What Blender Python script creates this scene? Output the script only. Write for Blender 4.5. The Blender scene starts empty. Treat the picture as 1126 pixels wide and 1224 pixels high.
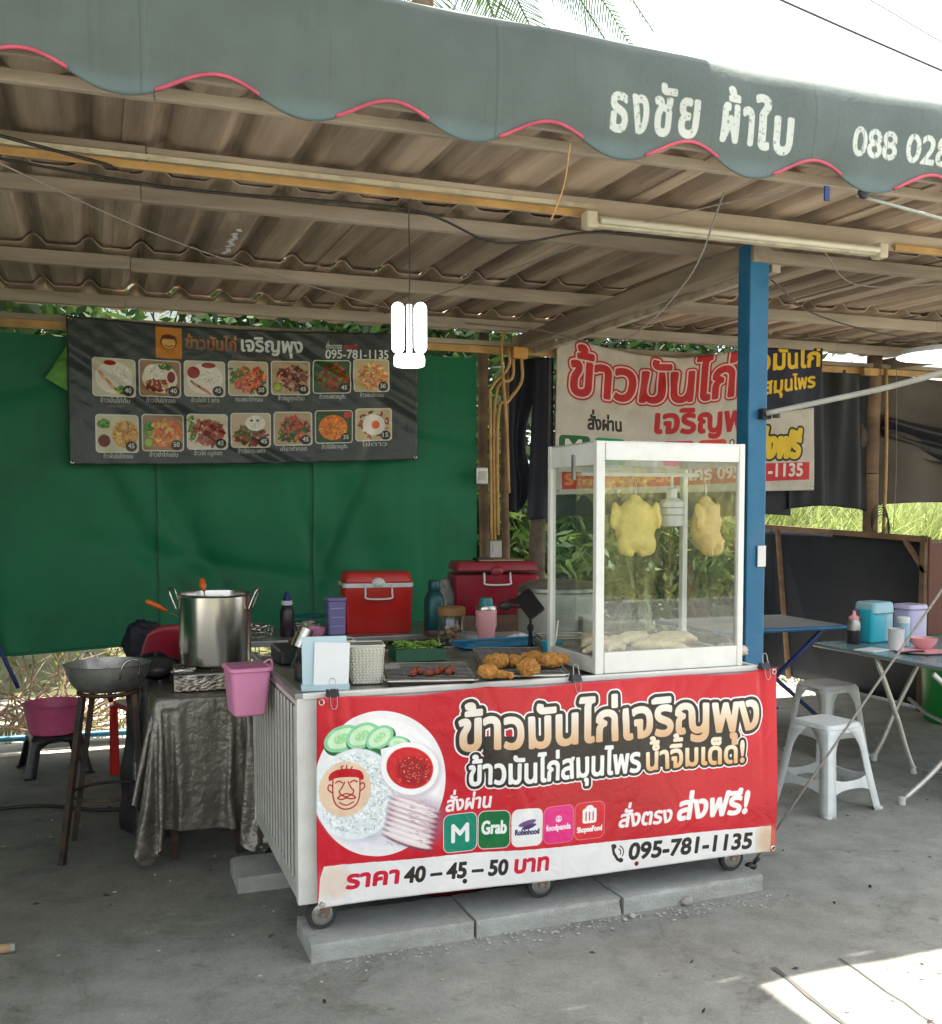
import bpy, bmesh, math, random
import numpy as np
from mathutils import Vector, Matrix, noise as mnoise
random.seed(7); np.random.seed(7)
R = math.radians
sc = bpy.context.scene
C = sc.collection

# ------------------------------------------------------------------ camera, light
cam = bpy.data.cameras.new('camera'); cam.sensor_fit = 'HORIZONTAL'; cam.sensor_width = 36
cam.lens = 36*1230/1126; cam.shift_y = 58.46/1126; cam.clip_end = 3000; cam.clip_start = .05
co = bpy.data.objects.new('camera', cam); C.objects.link(co)
co.location = (0, 0, 1.6); co.rotation_euler = (R(87), 0, R(-20.1)); sc.camera = co
sc.view_settings.view_transform = 'Standard'; sc.view_settings.look = 'None'
sc.view_settings.exposure = 1.74; sc.view_settings.gamma = 1; sc.view_settings.use_curve_mapping = False
sc.cycles.use_denoising = True; sc.cycles.max_bounces = 10; sc.cycles.diffuse_bounces = 6
sc.cycles.transparent_max_bounces = 24; sc.cycles.glossy_bounces = 4
SUN = Vector((.03, .16, 1)).normalized()
w = bpy.data.worlds.new('World'); sc.world = w; w.use_nodes = True
nt = w.node_tree; bg = nt.nodes['Background']
sky = nt.nodes.new('ShaderNodeTexSky'); sky.sky_type = 'NISHITA'; sky.sun_disc = False
sky.sun_elevation = math.asin(SUN.z); sky.sun_rotation = math.atan2(SUN.x, SUN.y)
sky.air_density = 1.0; sky.dust_density = 6.0; sky.ozone_density = 1.0
# a hazy tropical midday: thin white haze over the blue
hz = nt.nodes.new('ShaderNodeMixRGB'); hz.inputs[0].default_value = .55; hz.inputs[2].default_value = (6.2, 6.4, 6.5, 1)
nt.links.new(sky.outputs[0], hz.inputs[1]); nt.links.new(hz.outputs[0], bg.inputs[0]); bg.inputs[1].default_value = .13
sun = bpy.data.lights.new('sun', 'SUN'); sun.energy = 5.0; sun.angle = R(.53); sun.color = (1, .92, .78)
so = bpy.data.objects.new('sun', sun); C.objects.link(so); so.rotation_euler = SUN.to_track_quat('Z', 'Y').to_euler(); so.location = (0, 0, 20)

# ------------------------------------------------------------------ materials
def mat(name, rgb, rough=.6, metal=0, var=.12, ns=8, bump=.0, bs=60, dirt=None, damt=.35, dscale=3, spec=.5, trans=0, stretch=None, emit=None, estr=0, backlit=0, inst=0):
    m = bpy.data.materials.new(name); m.use_nodes = True; t = m.node_tree; N = t.nodes; L = t.links
    p = N['Principled BSDF']; p.inputs['Roughness'].default_value = rough; p.inputs['Metallic'].default_value = metal
    p.inputs['Specular IOR Level'].default_value = spec
    tc = N.new('ShaderNodeTexCoord'); src = tc.outputs['Object']
    if stretch:
        mp = N.new('ShaderNodeMapping'); mp.inputs['Scale'].default_value = stretch; L.new(src, mp.inputs[0]); src = mp.outputs[0]
    n = N.new('ShaderNodeTexNoise'); n.inputs['Scale'].default_value = ns; n.inputs['Detail'].default_value = 5; L.new(src, n.inputs[0])
    cr = N.new('ShaderNodeValToRGB'); L.new(n.outputs[0], cr.inputs[0])
    cr.color_ramp.elements[0].position = .3; cr.color_ramp.elements[1].position = .7
    a = [max(0, c*(1-var)) for c in rgb]; b = [min(1, c*(1+var)) for c in rgb]
    cr.color_ramp.elements[0].color = (*a, 1); cr.color_ramp.elements[1].color = (*b, 1)
    col = cr.outputs[0]
    if dirt:
        d = N.new('ShaderNodeTexNoise'); d.inputs['Scale'].default_value = dscale; d.inputs['Detail'].default_value = 8; d.inputs['Roughness'].default_value = .65; L.new(src, d.inputs[0])
        r = N.new('ShaderNodeValToRGB'); r.color_ramp.elements[0].position = .48; r.color_ramp.elements[1].position = .72
        r.color_ramp.elements[1].color = (damt*1.4 if damt < .7 else 1,)*3+(1,)
        L.new(d.outputs[0], r.inputs[0]); mx = N.new('ShaderNodeMixRGB'); L.new(r.outputs[0], mx.inputs[0]); L.new(col, mx.inputs[1]); mx.inputs[2].default_value = (*dirt, 1); col = mx.outputs[0]
    if inst:
        oi = N.new('ShaderNodeObjectInfo'); mr = N.new('ShaderNodeMapRange'); mr.inputs[3].default_value = 1-inst; mr.inputs[4].default_value = 1+inst
        L.new(oi.outputs['Random'], mr.inputs[0]); vm = N.new('ShaderNodeVectorMath'); vm.operation = 'SCALE'; L.new(col, vm.inputs[0]); L.new(mr.outputs[0], vm.inputs['Scale']); col = vm.outputs[0]
    L.new(col, p.inputs['Base Color'])
    if bump:
        b_ = N.new('ShaderNodeBump'); b_.inputs['Strength'].default_value = bump; b_.inputs['Distance'].default_value = .01
        n2 = N.new('ShaderNodeTexNoise'); n2.inputs['Scale'].default_value = bs; n2.inputs['Detail'].default_value = 6; L.new(src, n2.inputs[0])
        L.new(n2.outputs[0], b_.inputs['Height']); L.new(b_.outputs[0], p.inputs['Normal'])
    if trans: p.inputs['Transmission Weight'].default_value = trans
    if emit: p.inputs['Emission Color'].default_value = (*emit, 1); p.inputs['Emission Strength'].default_value = estr
    if backlit:
        tl = N.new('ShaderNodeBsdfTranslucent'); L.new(col, tl.inputs[0]); ms = N.new('ShaderNodeMixShader'); ms.inputs[0].default_value = backlit
        L.new(p.outputs[0], ms.inputs[1]); L.new(tl.outputs[0], ms.inputs[2]); L.new(ms.outputs[0], N['Material Output'].inputs[0])
    return m

def glass_mat(name, tint=(.93, .95, .94), ior=1.5, haze=.012):
    m = bpy.data.materials.new(name); m.use_nodes = True; t = m.node_tree; N = t.nodes; L = t.links; N.remove(N['Principled BSDF'])
    tr = N.new('ShaderNodeBsdfTransparent'); tr.inputs[0].default_value = (*tint, 1)
    gl = N.new('ShaderNodeBsdfGlossy'); gl.inputs['Roughness'].default_value = .02
    lw = N.new('ShaderNodeLayerWeight'); lw.inputs[0].default_value = .5; pw = N.new('ShaderNodeMath'); pw.operation = 'POWER'; pw.inputs[1].default_value = 5; L.new(lw.outputs['Facing'], pw.inputs[0])
    fr = N.new('ShaderNodeMath'); fr.operation = 'MULTIPLY_ADD'; fr.inputs[1].default_value = .93; fr.inputs[2].default_value = .085; L.new(pw.outputs[0], fr.inputs[0])
    mx = N.new('ShaderNodeMixShader'); L.new(fr.outputs[0], mx.inputs[0]); L.new(tr.outputs[0], mx.inputs[1]); L.new(gl.outputs[0], mx.inputs[2])
    df = N.new('ShaderNodeBsdfDiffuse'); df.inputs[0].default_value = (.6, .6, .56, 1)
    tn = N.new('ShaderNodeTexNoise'); tn.inputs['Scale'].default_value = 5; mp = N.new('ShaderNodeMath'); mp.operation = 'MULTIPLY'; mp.inputs[1].default_value = haze*2
    L.new(tn.outputs[0], mp.inputs[0]); m2 = N.new('ShaderNodeMixShader'); L.new(mp.outputs[0], m2.inputs[0]); L.new(mx.outputs[0], m2.inputs[1]); L.new(df.outputs[0], m2.inputs[2])
    L.new(m2.outputs[0], N['Material Output'].inputs[0]); return m

def print_mat(name, img, rough=.42, bump=.25, bs=14, dirt=.12):
    m = bpy.data.materials.new(name); m.use_nodes = True; t = m.node_tree; N = t.nodes; L = t.links; p = N['Principled BSDF']
    ti = N.new('ShaderNodeTexImage'); ti.image = img; ti.extension = 'EXTEND'; p.inputs['Roughness'].default_value = rough
    tc = N.new('ShaderNodeTexCoord'); n = N.new('ShaderNodeTexNoise'); n.inputs['Scale'].default_value = 6; n.inputs['Detail'].default_value = 7; L.new(tc.outputs['Object'], n.inputs[0])
    mr = N.new('ShaderNodeMapRange'); mr.inputs[1].default_value = .3; mr.inputs[2].default_value = .7; mr.inputs[3].default_value = 1-dirt; mr.inputs[4].default_value = 1.0
    L.new(n.outputs[0], mr.inputs[0]); v = N.new('ShaderNodeVectorMath'); v.operation = 'SCALE'; L.new(ti.outputs[0], v.inputs[0]); L.new(mr.outputs[0], v.inputs['Scale']); L.new(v.outputs[0], p.inputs['Base Color'])
    b = N.new('ShaderNodeBump'); b.inputs['Strength'].default_value = bump; b.inputs['Distance'].default_value = .02
    n2 = N.new('ShaderNodeTexNoise'); n2.inputs['Scale'].default_value = bs; n2.inputs['Detail'].default_value = 3; n2.inputs['Distortion'].default_value = 1.2; L.new(tc.outputs['Object'], n2.inputs[0]); L.new(n2.outputs[0], b.inputs['Height']); L.new(b.outputs[0], p.inputs['Normal'])
    return m

M = {}
M['white_frame'] = mat('white_aluminium', (.72, .72, .69), .38, .0, .05, 6, .05, 40, dirt=(.45, .42, .36), damt=.25, dscale=9)
M['slat'] = mat('white_slats', (.58, .57, .53), .5, 0, .08, 6, dirt=(.3, .27, .22), damt=.4, dscale=5)
M['grey_metal'] = mat('grey_metal', (.32, .32, .31), .4, .6, .1, 12, .1, 50)
M['steel'] = mat('stainless', (.55, .53, .5), .24, 1, .12, 4, .06, 30, stretch=(1, 1, .05))
M['steel_dull'] = mat('dull_steel', (.42, .42, .40), .42, .85, .25, 6, .2, 40, dirt=(.08, .06, .05), damt=.6, dscale=5)
M['chrome'] = mat('chrome_tube', (.60, .59, .56), .4, .6, .1, 10, dirt=(.3, .25, .2), damt=.3, dscale=12)
M['black'] = mat('black_plastic', (.015, .015, .017), .45, 0, .2, 20)
M['dark_metal'] = mat('dark_iron', (.045, .035, .03), .6, .4, .35, 14, .3, 60, dirt=(.14, .06, .03), damt=.5, dscale=8)
M['wire'] = mat('rack_wire', (.20, .195, .185), .4, .8, .2, 20)
M['red'] = mat('red_plastic', (.52, .02, .015), .33, 0, .1, 6, .05, 20, dirt=(.30, .05, .04), damt=.35, dscale=9)
M['maroon'] = mat('maroon_plastic', (.28, .012, .03), .36, 0, .15, 6, .05, 20, dirt=(.16, .06, .06), damt=.4, dscale=8)
M['white_pl'] = mat('white_plastic', (.66, .68, .68), .4, 0, .05, 6, dirt=(.4, .38, .34), damt=.25, dscale=8)
M['stoolw'] = mat('pale_stool_plastic', (.68, .71, .71), .42, 0, .05, 6, dirt=(.36, .35, .32), damt=.3, dscale=7)
M['pink'] = mat('pink_plastic', (.72, .27, .46), .42, 0, .06, 6, dirt=(.5, .2, .25), damt=.2, dscale=6)
M['pinkdeep'] = mat('deep_pink_plastic', (.66, .12, .27), .4, 0, .08, 6, dirt=(.38, .08, .16), damt=.4, dscale=7)
M['pinkpale'] = mat('pale_pink', (.72, .34, .36), .4, 0, .05, 6)
M['lilac'] = mat('lilac_plastic', (.24, .22, .46), .3, 0, .08, 6)
M['lilacpale'] = mat('pale_lilac_plastic', (.52, .49, .70), .35, 0, .06, 6)
M['cyan'] = mat('cyan_plastic', (.02, .42, .55), .32, 0, .1, 6)
M['cyanpale'] = mat('pale_cyan_plastic', (.30, .52, .60), .3, 0, .08, 6)
M['teal'] = mat('teal_enamel', (.006, .07, .075), .35, .2, .1, 6)
M['teal2'] = mat('teal_lid', (.02, .22, .22), .4, 0, .1, 6)
M['bluepaint'] = mat('blue_paint', (.008, .13, .27), .38, 0, .12, 6, .06, 40, dirt=(.08, .14, .18), damt=.3, dscale=6)
M['bluetray'] = mat('blue_tray', (.015, .16, .28), .4, 0, .15, 9)
M['darkblue'] = mat('dark_blue_steel', (.012, .03, .16), .4, .1, .15, 9)
M['orange'] = mat('orange_plastic', (.65, .13, .01), .4, 0, .1, 9)
M['green_pl'] = mat('green_plastic', (.01, .28, .05), .4, 0, .1, 6)
M['greencrate'] = mat('dark_green_plastic', (.02, .09, .05), .5, 0, .1, 6)
M['cream'] = mat('cream_enamel', (.62, .56, .42), .42, 0, .1, 7, dirt=(.2, .15, .1), damt=.4, dscale=10)
M['ivory'] = mat('cooker_enamel', (.42, .43, .38), .4, .1, .08, 6, dirt=(.2, .18, .14), damt=.4, dscale=5)
M['conduit'] = mat('ochre_conduit', (.50, .29, .10), .55, 0, .2, 9, dirt=(.2, .12, .06), damt=.4, dscale=6)
M['wood'] = mat('weathered_timber', (.20, .125, .075), .8, 0, .3, 10, .35, 60, stretch=(.3, .3, 1), dirt=(.08, .055, .04), damt=.5, dscale=4, inst=.15)
M['woodx'] = mat('purlin_timber', (.42, .35, .28), .8, 0, .25, 10, .3, 50, stretch=(.12, 1, 1), dirt=(.13, .09, .06), damt=.5, dscale=4, inst=.15)
M['woody'] = mat('rafter_timber', (.31, .25, .19), .8, 0, .25, 10, .3, 50, stretch=(1, .12, 1), dirt=(.1, .07, .05), damt=.5, dscale=4)
M['roof'] = mat('fibre_cement', (.375, .285, .212), .88, 0, .42, 3.0, .25, 45, stretch=(2.2, .22, 1), dirt=(.13, .085, .06), damt=.6, dscale=2.2, inst=.16)
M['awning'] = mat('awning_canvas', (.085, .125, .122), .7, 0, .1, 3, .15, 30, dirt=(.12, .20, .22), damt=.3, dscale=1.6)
M['pinktrim'] = mat('pink_binding', (.55, .09, .14), .7, 0, .25, 12)
M['greentarp'] = mat('green_tarpaulin', (.005, .16, .066), .50, 0, .14, 1.6, .06, 9, dirt=(.004, .06, .03), damt=.3, dscale=1.2, spec=.3)
M['darktarp'] = mat('black_shade_cloth', (.013, .016, .02), .65, 0, .25, 4, .2, 25)
M['navyfabric'] = mat('navy_black_fabric', (.010, .013, .024), .7, 0, .25, 4, .2, 20)
M['browntarp'] = mat('brown_shade_cloth', (.075, .06, .048), .8, 0, .2, 3, .3, 14)
M['foil'] = mat('greasy_plastic_sheet', (.18, .165, .145), .24, .4, .25, 3, .8, 30, dirt=(.06, .05, .04), damt=.5, dscale=6, spec=.8)
M['concrete_slab'] = mat('slab_concrete', (.36, .37, .35), .85, 0, .16, 9, .5, 90, dirt=(.2, .195, .17), damt=.5, dscale=4, inst=.08)
M['tabletop'] = mat('blue_green_tabletop', (.13, .24, .26), .22, 0, .1, 10, dirt=(.2, .28, .28), damt=.3, dscale=8)
M['greytop'] = mat('grey_tabletop', (.22, .21, .20), .35, 0, .12, 10)
M['chicken_raw'] = mat('yellow_chicken_skin', (.88, .68, .20), .26, 0, .14, 22, .6, 180, dirt=(.72, .42, .09), damt=.4, dscale=12)
M['chicken_pale'] = mat('poached_chicken_skin', (.82, .68, .46), .28, 0, .16, 26, .6, 120, dirt=(.5, .32, .16), damt=.4, dscale=14)
M['chicken_tan'] = mat('tan_chicken_skin', (.84, .58, .20), .26, 0, .14, 22, .6, 180, dirt=(.62, .33, .09), damt=.4, dscale=12)
M['fried'] = mat('fried_crust', (.60, .27, .055), .5, 0, .4, 55, 1.0, 220, dirt=(.22, .06, .015), damt=.5, dscale=30)
M['liver'] = mat('red_brown_meat', (.22, .045, .02), .45, 0, .4, 45, .8, 120)
M['card'] = mat('white_card', (.72, .74, .76), .5, 0, .04, 5)
M['cardblue'] = mat('pale_blue_card', (.45, .60, .66), .5, 0, .06, 5)
M['foam'] = mat('ivory_plastic', (.62, .60, .52), .5, 0, .06, 8)
M['bag'] = mat('cloudy_bag', (.42, .44, .41), .35, 0, .2, 12, .9, 26, backlit=.35)
M['paper'] = mat('crumpled_paper', (.60, .48, .42), .7, 0, .15, 18, .6, 20)
M['leaf1'] = mat('leaf_green', (.055, .115, .025), .5, 0, .45, 2.5, backlit=.3)
M['leaf2'] = mat('leaf_light_green', (.13, .20, .045), .5, 0, .4, 2.5, backlit=.35)
M['leafd'] = mat('leaf_dark_green', (.028, .065, .018), .55, 0, .4, 2.5, backlit=.2)
M['reed'] = mat('reed_blades', (.30, .36, .12), .6, 0, .45, 1.2, backlit=.3)
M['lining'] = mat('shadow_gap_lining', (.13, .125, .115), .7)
M['verge'] = mat('dry_verge_blades', (.50, .50, .22), .6, 0, .4, 1.2, backlit=.3)
M['bark'] = mat('bark', (.13, .10, .075), .9, 0, .3, 12, .6, 40)
M['twig'] = mat('dry_twig', (.30, .22, .16), .9, 0, .35, 12)
M['hose'] = mat('black_hose', (.02, .02, .02), .5, 0, .2, 9)
M['rope'] = mat('grey_rope', (.27, .25, .23), .85, 0, .2, 90)
M['pvc'] = mat('grey_pipe', (.42, .42, .38), .35, 0, .15, 12)
M['tubecream'] = mat('dull_tube', (.66, .62, .50), .5, 0, .06, 8)
M['lamp'] = mat('lamp_panel', (.8, .8, .8), .4, emit=(.93, .97, 1), estr=3.2)
M['tubelit'] = mat('lit_tube', (.8, .8, .8), .4, emit=(1, .98, .92), estr=1.6)
M['glass'] = glass_mat('cabinet_glass')
M['rubber'] = mat('rubber', (.03, .03, .03), .7, 0, .2, 20)
M['brownpanel'] = mat('brown_red_panel', (.14, .045, .028), .6, 0, .15, 5)
M['stone'] = mat('stone', (.42, .41, .37), .9, 0, .2, 20, .5, 60, inst=.3)
M['box_pink'] = mat('pale_label', (.75, .72, .72), .5)
M['switch'] = mat('switch_plate', (.42, .40, .37), .5)
M['green_sign'] = mat('green_print', (.02, .20, .09), .5)
M['liquid_dark'] = mat('soy_sauce', (.03, .02, .03), .3)
M['liquid_red'] = mat('chilli_sauce', (.22, .03, .01), .3)
M['wall_white'] = mat('white_render_wall', (.7, .7, .68), .8)

# ------------------------------------------------------------------ mesh helpers
def tag(o, label=None, cat=None, group=None, kind=None):
    if label: o['label'] = label
    if cat: o['category'] = cat
    if group: o['group'] = group
    if kind: o['kind'] = kind
    return o
def empty(name, loc=(0, 0, 0), rz=0, label=None, cat=None, group=None):
    o = bpy.data.objects.new(name, None); o.location = loc; o.rotation_euler = (0, 0, rz); o.empty_display_size = .1; C.objects.link(o)
    return tag(o, label, cat, group)

class MB:
    def __init__(s): s.v = []; s.f = []; s.uv = None
    def add(s, v, f, X=None):
        n = len(s.v)
        s.v += [tuple(X @ Vector(p)) if X is not None else tuple(p) for p in v]; s.f += [tuple(i+n for i in q) for q in f]; return s
    def box(s, c, d, rot=None, taper=1, tx=None, ty=None):
        x, y, z = d[0]/2, d[1]/2, d[2]/2; tx = tx or taper; ty = ty or taper
        v = [(-x, -y, -z), (x, -y, -z), (x, y, -z), (-x, y, -z), (-x*tx, -y*ty, z), (x*tx, -y*ty, z), (x*tx, y*ty, z), (-x*tx, y*ty, z)]
        X = Matrix.Translation(c)
        if rot is not None: X = X @ (rot if isinstance(rot, Matrix) else Matrix.Rotation(rot, 4, 'Z'))
        return s.add(v, [(0, 3, 2, 1), (4, 5, 6, 7), (0, 1, 5, 4), (1, 2, 6, 5), (2, 3, 7, 6), (3, 0, 4, 7)], X)
    def bar(s, a, b, w, h=None, up=(0, 0, 1)):
        a = Vector(a); b = Vector(b); h = h or w; z = (b-a); L = z.length; z.normalize(); u = Vector(up)
        if abs(z.dot(u)) > .98: u = Vector((0, 1, 0))
        x = u.cross(z).normalized(); y = z.cross(x); X = Matrix((x, y, z)).transposed().to_4x4(); X.translation = (a+b)/2
        return s.add(*_bx(w, h, L), X)
    def tube(s, pts, r, seg=8, cap=True, closed=False):
        pts = [Vector(p) for p in pts]; n0 = len(s.v); rings = []; u = None; m = len(pts)
        for i, p in enumerate(pts):
            if closed: t = (pts[(i+1) % m]-pts[i-1])
            else: t = (pts[min(i+1, m-1)]-pts[max(i-1, 0)])
            t.normalize()
            if u is None: u = t.orthogonal().normalized()
            u = (u-t*u.dot(t)).normalized(); k = t.cross(u); rr = r[i] if isinstance(r, (list, tuple)) else r
            s.v += [tuple(p+(u*math.cos(2*math.pi*j/seg)+k*math.sin(2*math.pi*j/seg))*rr) for j in range(seg)]
        for i in range(m if closed else m-1):
            a = n0+i*seg; b = n0+((i+1) % m)*seg
            s.f += [(a+j, a+(j+1) % seg, b+(j+1) % seg, b+j) for j in range(seg)]
        if cap and not closed: s.f += [tuple(n0+seg-1-j for j in range(seg)), tuple(n0+(m-1)*seg+j for j in range(seg))]
        return s
    def lathe(s, prof, c=(0, 0, 0), seg=28, X=None, sx=1, sy=1):
        v = []; f = []
        for r, z in prof: v += [(c[0]+r*sx*math.cos(2*math.pi*j/seg), c[1]+r*sy*math.sin(2*math.pi*j/seg), c[2]+z) for j in range(seg)]
        for i in range(len(prof)-1):
            a = i*seg; b = a+seg; f += [(a+j, a+(j+1) % seg, b+(j+1) % seg, b+j) for j in range(seg)]
        if prof[0][0] > 1e-4: f.append(tuple(seg-1-j for j in range(seg)))
        if prof[-1][0] > 1e-4: f.append(tuple((len(prof)-1)*seg+j for j in range(seg)))
        return s.add(v, f, X)
    def rbox(s, c, d, r, taper=1, X=None, seg=4):   # rounded-corner (in plan) box
        x, y, z = d[0]/2, d[1]/2, d[2]/2; ring = []
        for sx, sy, a0 in ((1, 1, 0), (-1, 1, 90), (-1, -1, 180), (1, -1, 270)):
            for k in range(seg+1):
                a = R(a0+90*k/seg); ring.append((sx*(x-r)+r*math.cos(a), sy*(y-r)+r*math.sin(a)))
        n = len(ring); v = []; lv = [(-z, 1-.0), (z, taper)]; e = min(r*.35, z*.3)
        lv = [(-z, 1-e/x), (-z+e, 1), (z-e, taper), (z, taper-e/x)]
        for zz, t in lv: v += [(c[0]+p[0]*t, c[1]+p[1]*t, c[2]+zz) for p in ring]
        f = []
        for i in range(3):
            a = i*n; b = a+n; f += [(a+j, a+(j+1) % n, b+(j+1) % n, b+j) for j in range(n)]
        f += [tuple(n-1-j for j in range(n)), tuple(3*n+j for j in range(n))]
        return s.add(v, f, X)
    def ell(s, c, r, rot=None, su=16, sv=10):
        v = []; f = []
        for i in range(1, sv):
            a = math.pi*i/sv
            v += [(r[0]*math.sin(a)*math.cos(2*math.pi*j/su), r[1]*math.sin(a)*math.sin(2*math.pi*j/su), r[2]*math.cos(a)) for j in range(su)]
        for i in range(sv-2): f += [(i*su+j, (i+1)*su+j, (i+1)*su+(j+1) % su, i*su+(j+1) % su) for j in range(su)]
        v += [(0, 0, r[2]), (0, 0, -r[2])]; k = len(v)
        f += [(k-2, j, (j+1) % su) for j in range(su)]+[(k-1, (sv-2)*su+(j+1) % su, (sv-2)*su+j) for j in range(su)]
        X = Matrix.Translation(c)
        if rot is not None: X = X @ rot
        return s.add(v, f, X)
    def grid(s, fn, nu, nv):
        n = len(s.v); s.uv = (nu, nv)
        s.v += [tuple(fn(i/nu, j/nv)) for j in range(nv+1) for i in range(nu+1)]
        s.f += [(n+j*(nu+1)+i, n+j*(nu+1)+i+1, n+(j+1)*(nu+1)+i+1, n+(j+1)*(nu+1)+i) for j in range(nv) for i in range(nu)]
        return s
    def mesh(s, name, m, smooth=False, uv=False):
        me = bpy.data.meshes.new(name); me.from_pydata(s.v, [], s.f); me.update()
        if m: me.materials.append(m)
        if smooth: me.polygons.foreach_set('use_smooth', [True]*len(me.polygons))
        if uv:
            nu, nv = s.uv; l = me.uv_layers.new(name='UVMap'); vi = np.zeros(len(me.loops), int); me.loops.foreach_get('vertex_index', vi)
            q = np.stack([(vi % (nu+1))/nu, (vi//(nu+1))/nv], 1).astype(np.float32); l.data.foreach_set('uv', q.ravel())
        return me
    def build(s, name, m, parent=None, smooth=False, bevel=0, uv=False, solid=0, auto=False, loc=None):
        o = bpy.data.objects.new(name, s.mesh(name, m, smooth or auto, uv)); C.objects.link(o)
        if parent: o.parent = parent
        if loc: o.location = loc
        if solid: md = o.modifiers.new('solid', 'SOLIDIFY'); md.thickness = solid; md.offset = 0
        if bevel: md = o.modifiers.new('bevel', 'BEVEL'); md.width = bevel; md.segments = 2; md.limit_method = 'ANGLE'; md.angle_limit = R(40)
        if auto:
            o.data.set_sharp_from_angle(angle=R(35))
        return o
def _bx(w, h, L):
    x, y, z = w/2, h/2, L/2
    return [(-x, -y, -z), (x, -y, -z), (x, y, -z), (-x, y, -z), (-x, -y, z), (x, -y, z), (x, y, z), (-x, y, z)], [(0, 3, 2, 1), (4, 5, 6, 7), (0, 1, 5, 4), (1, 2, 6, 5), (2, 3, 7, 6), (3, 0, 4, 7)]
def curve(pts, n=8):   # Catmull-Rom
    P = [Vector(p) for p in pts]; P = [P[0]*2-P[1]]+P+[P[-1]*2-P[-2]]; out = []
    for i in range(1, len(P)-2):
        for k in range(n):
            t = k/n; a, b, c, d = P[i-1:i+3]
            out.append(.5*((2*b)+(c-a)*t+(2*a-5*b+4*c-d)*t*t+(3*b-a-3*c+d)*t**3))
    out.append(P[-2]); return out
def sag(a, b, s, n=16):
    a = Vector(a); b = Vector(b); return [a.lerp(b, i/n)-Vector((0, 0, s*4*(i/n)*(1-i/n))) for i in range(n+1)]
def children(o): return [c for c in bpy.data.objects if c.parent == o]
def copy_tree(o, loc=None, rz=None, parent=None, label=None):
    c = o.copy(); C.objects.link(c)
    if parent: c.parent = parent
    if loc is not None: c.location = loc
    if rz is not None: c.rotation_euler = (0, 0, rz)
    if label: c['label'] = label
    for k in children(o): copy_tree(k, parent=c)
    return c
def simple(name, mb, m, label, cat, loc=(0, 0, 0), group=None, **k):
    o = mb.build(name, m, **k); o.location = loc; return tag(o, label, cat, group)
def remesh(o, vox, smooth=3, disp=0, ds=.02):
    md = o.modifiers.new('r', 'REMESH'); md.mode = 'VOXEL'; md.voxel_size = vox; md.use_smooth_shade = True
    md = o.modifiers.new('s', 'SMOOTH'); md.iterations = smooth; md.factor = .6
    if disp:
        t = bpy.data.textures.new('crust', 'CLOUDS'); t.noise_scale = ds
        md = o.modifiers.new('d', 'DISPLACE'); md.texture = t; md.strength = disp; md.texture_coords = 'LOCAL'

def drape_mesh(tx, ty, tz, L, W, n, frames=58, ox=0, oy=0, seed=1, stiff=.35):
    """let a square sheet fall over a table-sized block and keep the folded mesh"""
    tmp = []
    for c, d in (((0, 0, tz/2), (tx, ty, tz)), ((0, 0, -.05), (4, 4, .1))):
        o = MB().box(c, d).build('tmp', None); o.modifiers.new('c', 'COLLISION'); o.collision.thickness_outer = .008; o.collision.cloth_friction = 20; tmp.append(o)
    o = MB().grid(lambda u, v: (ox-W/2+W*u, oy-L/2+L*v, tz+.03+.02*mnoise.noise(Vector((u*7+seed, v*7, 0)))), n, n).build('tmp', None); tmp.append(o)
    m = o.modifiers.new('cloth', 'CLOTH'); st = m.settings; st.quality = 6; st.mass = .25; st.tension_stiffness = 25; st.compression_stiffness = 25; st.shear_stiffness = 12; st.bending_stiffness = stiff; st.air_damping = 2
    k = m.collision_settings; k.distance_min = .006; k.use_self_collision = True; k.self_distance_min = .004; k.collision_quality = 3
    m.point_cache.frame_end = frames+2; sc.frame_start = 1; sc.frame_end = frames+2
    for f in range(1, frames+1): sc.frame_set(f)
    dg = bpy.context.evaluated_depsgraph_get(); me = bpy.data.meshes.new_from_object(o.evaluated_get(dg)); sc.frame_set(1)
    for q in tmp: bpy.data.objects.remove(q)
    me.polygons.foreach_set('use_smooth', [True]*len(me.polygons)); me.name = 'plastic_wrap'; return me
WRAP = drape_mesh(.38, .47, .70, 1.56, 1.36, 84, ox=.05, oy=-.04, stiff=.2)
# ------------------------------------------------------------------ painting the prints
def glyphs(text):
    c = bpy.data.curves.new('tmp', 'FONT'); c.body = text; c.size = 1; c.resolution_u = 4
    o = bpy.data.objects.new('tmp', c); C.objects.link(o); dg = bpy.context.evaluated_depsgraph_get()
    cu = o.evaluated_get(dg).to_curve(dg); P = []
    for s in cu.splines:
        if s.type == 'BEZIER':
            bp = s.bezier_points; n = len(bp); pl = []
            for i in range(n):
                a = bp[i]; b = bp[(i+1) % n]; p0, p1, p2, p3 = [np.array(q[:2]) for q in (a.co, a.handle_right, b.handle_left, b.co)]
                cr = lambda u, v: abs(u[0]*v[1]-u[1]*v[0]); straight = cr(p1-p0, p3-p0)+cr(p2-p0, p3-p0) < 1e-5
                for t in ([0] if straight else [0, .25, .5, .75]): pl.append((1-t)**3*p0+3*(1-t)**2*t*p1+3*(1-t)*t*t*p2+t**3*p3)
            P.append(np.array(pl))
        else: P.append(np.array([p.co[:2] for p in s.points]))
    bpy.data.objects.remove(o); bpy.data.curves.remove(c); return P
_gc = {}
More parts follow.
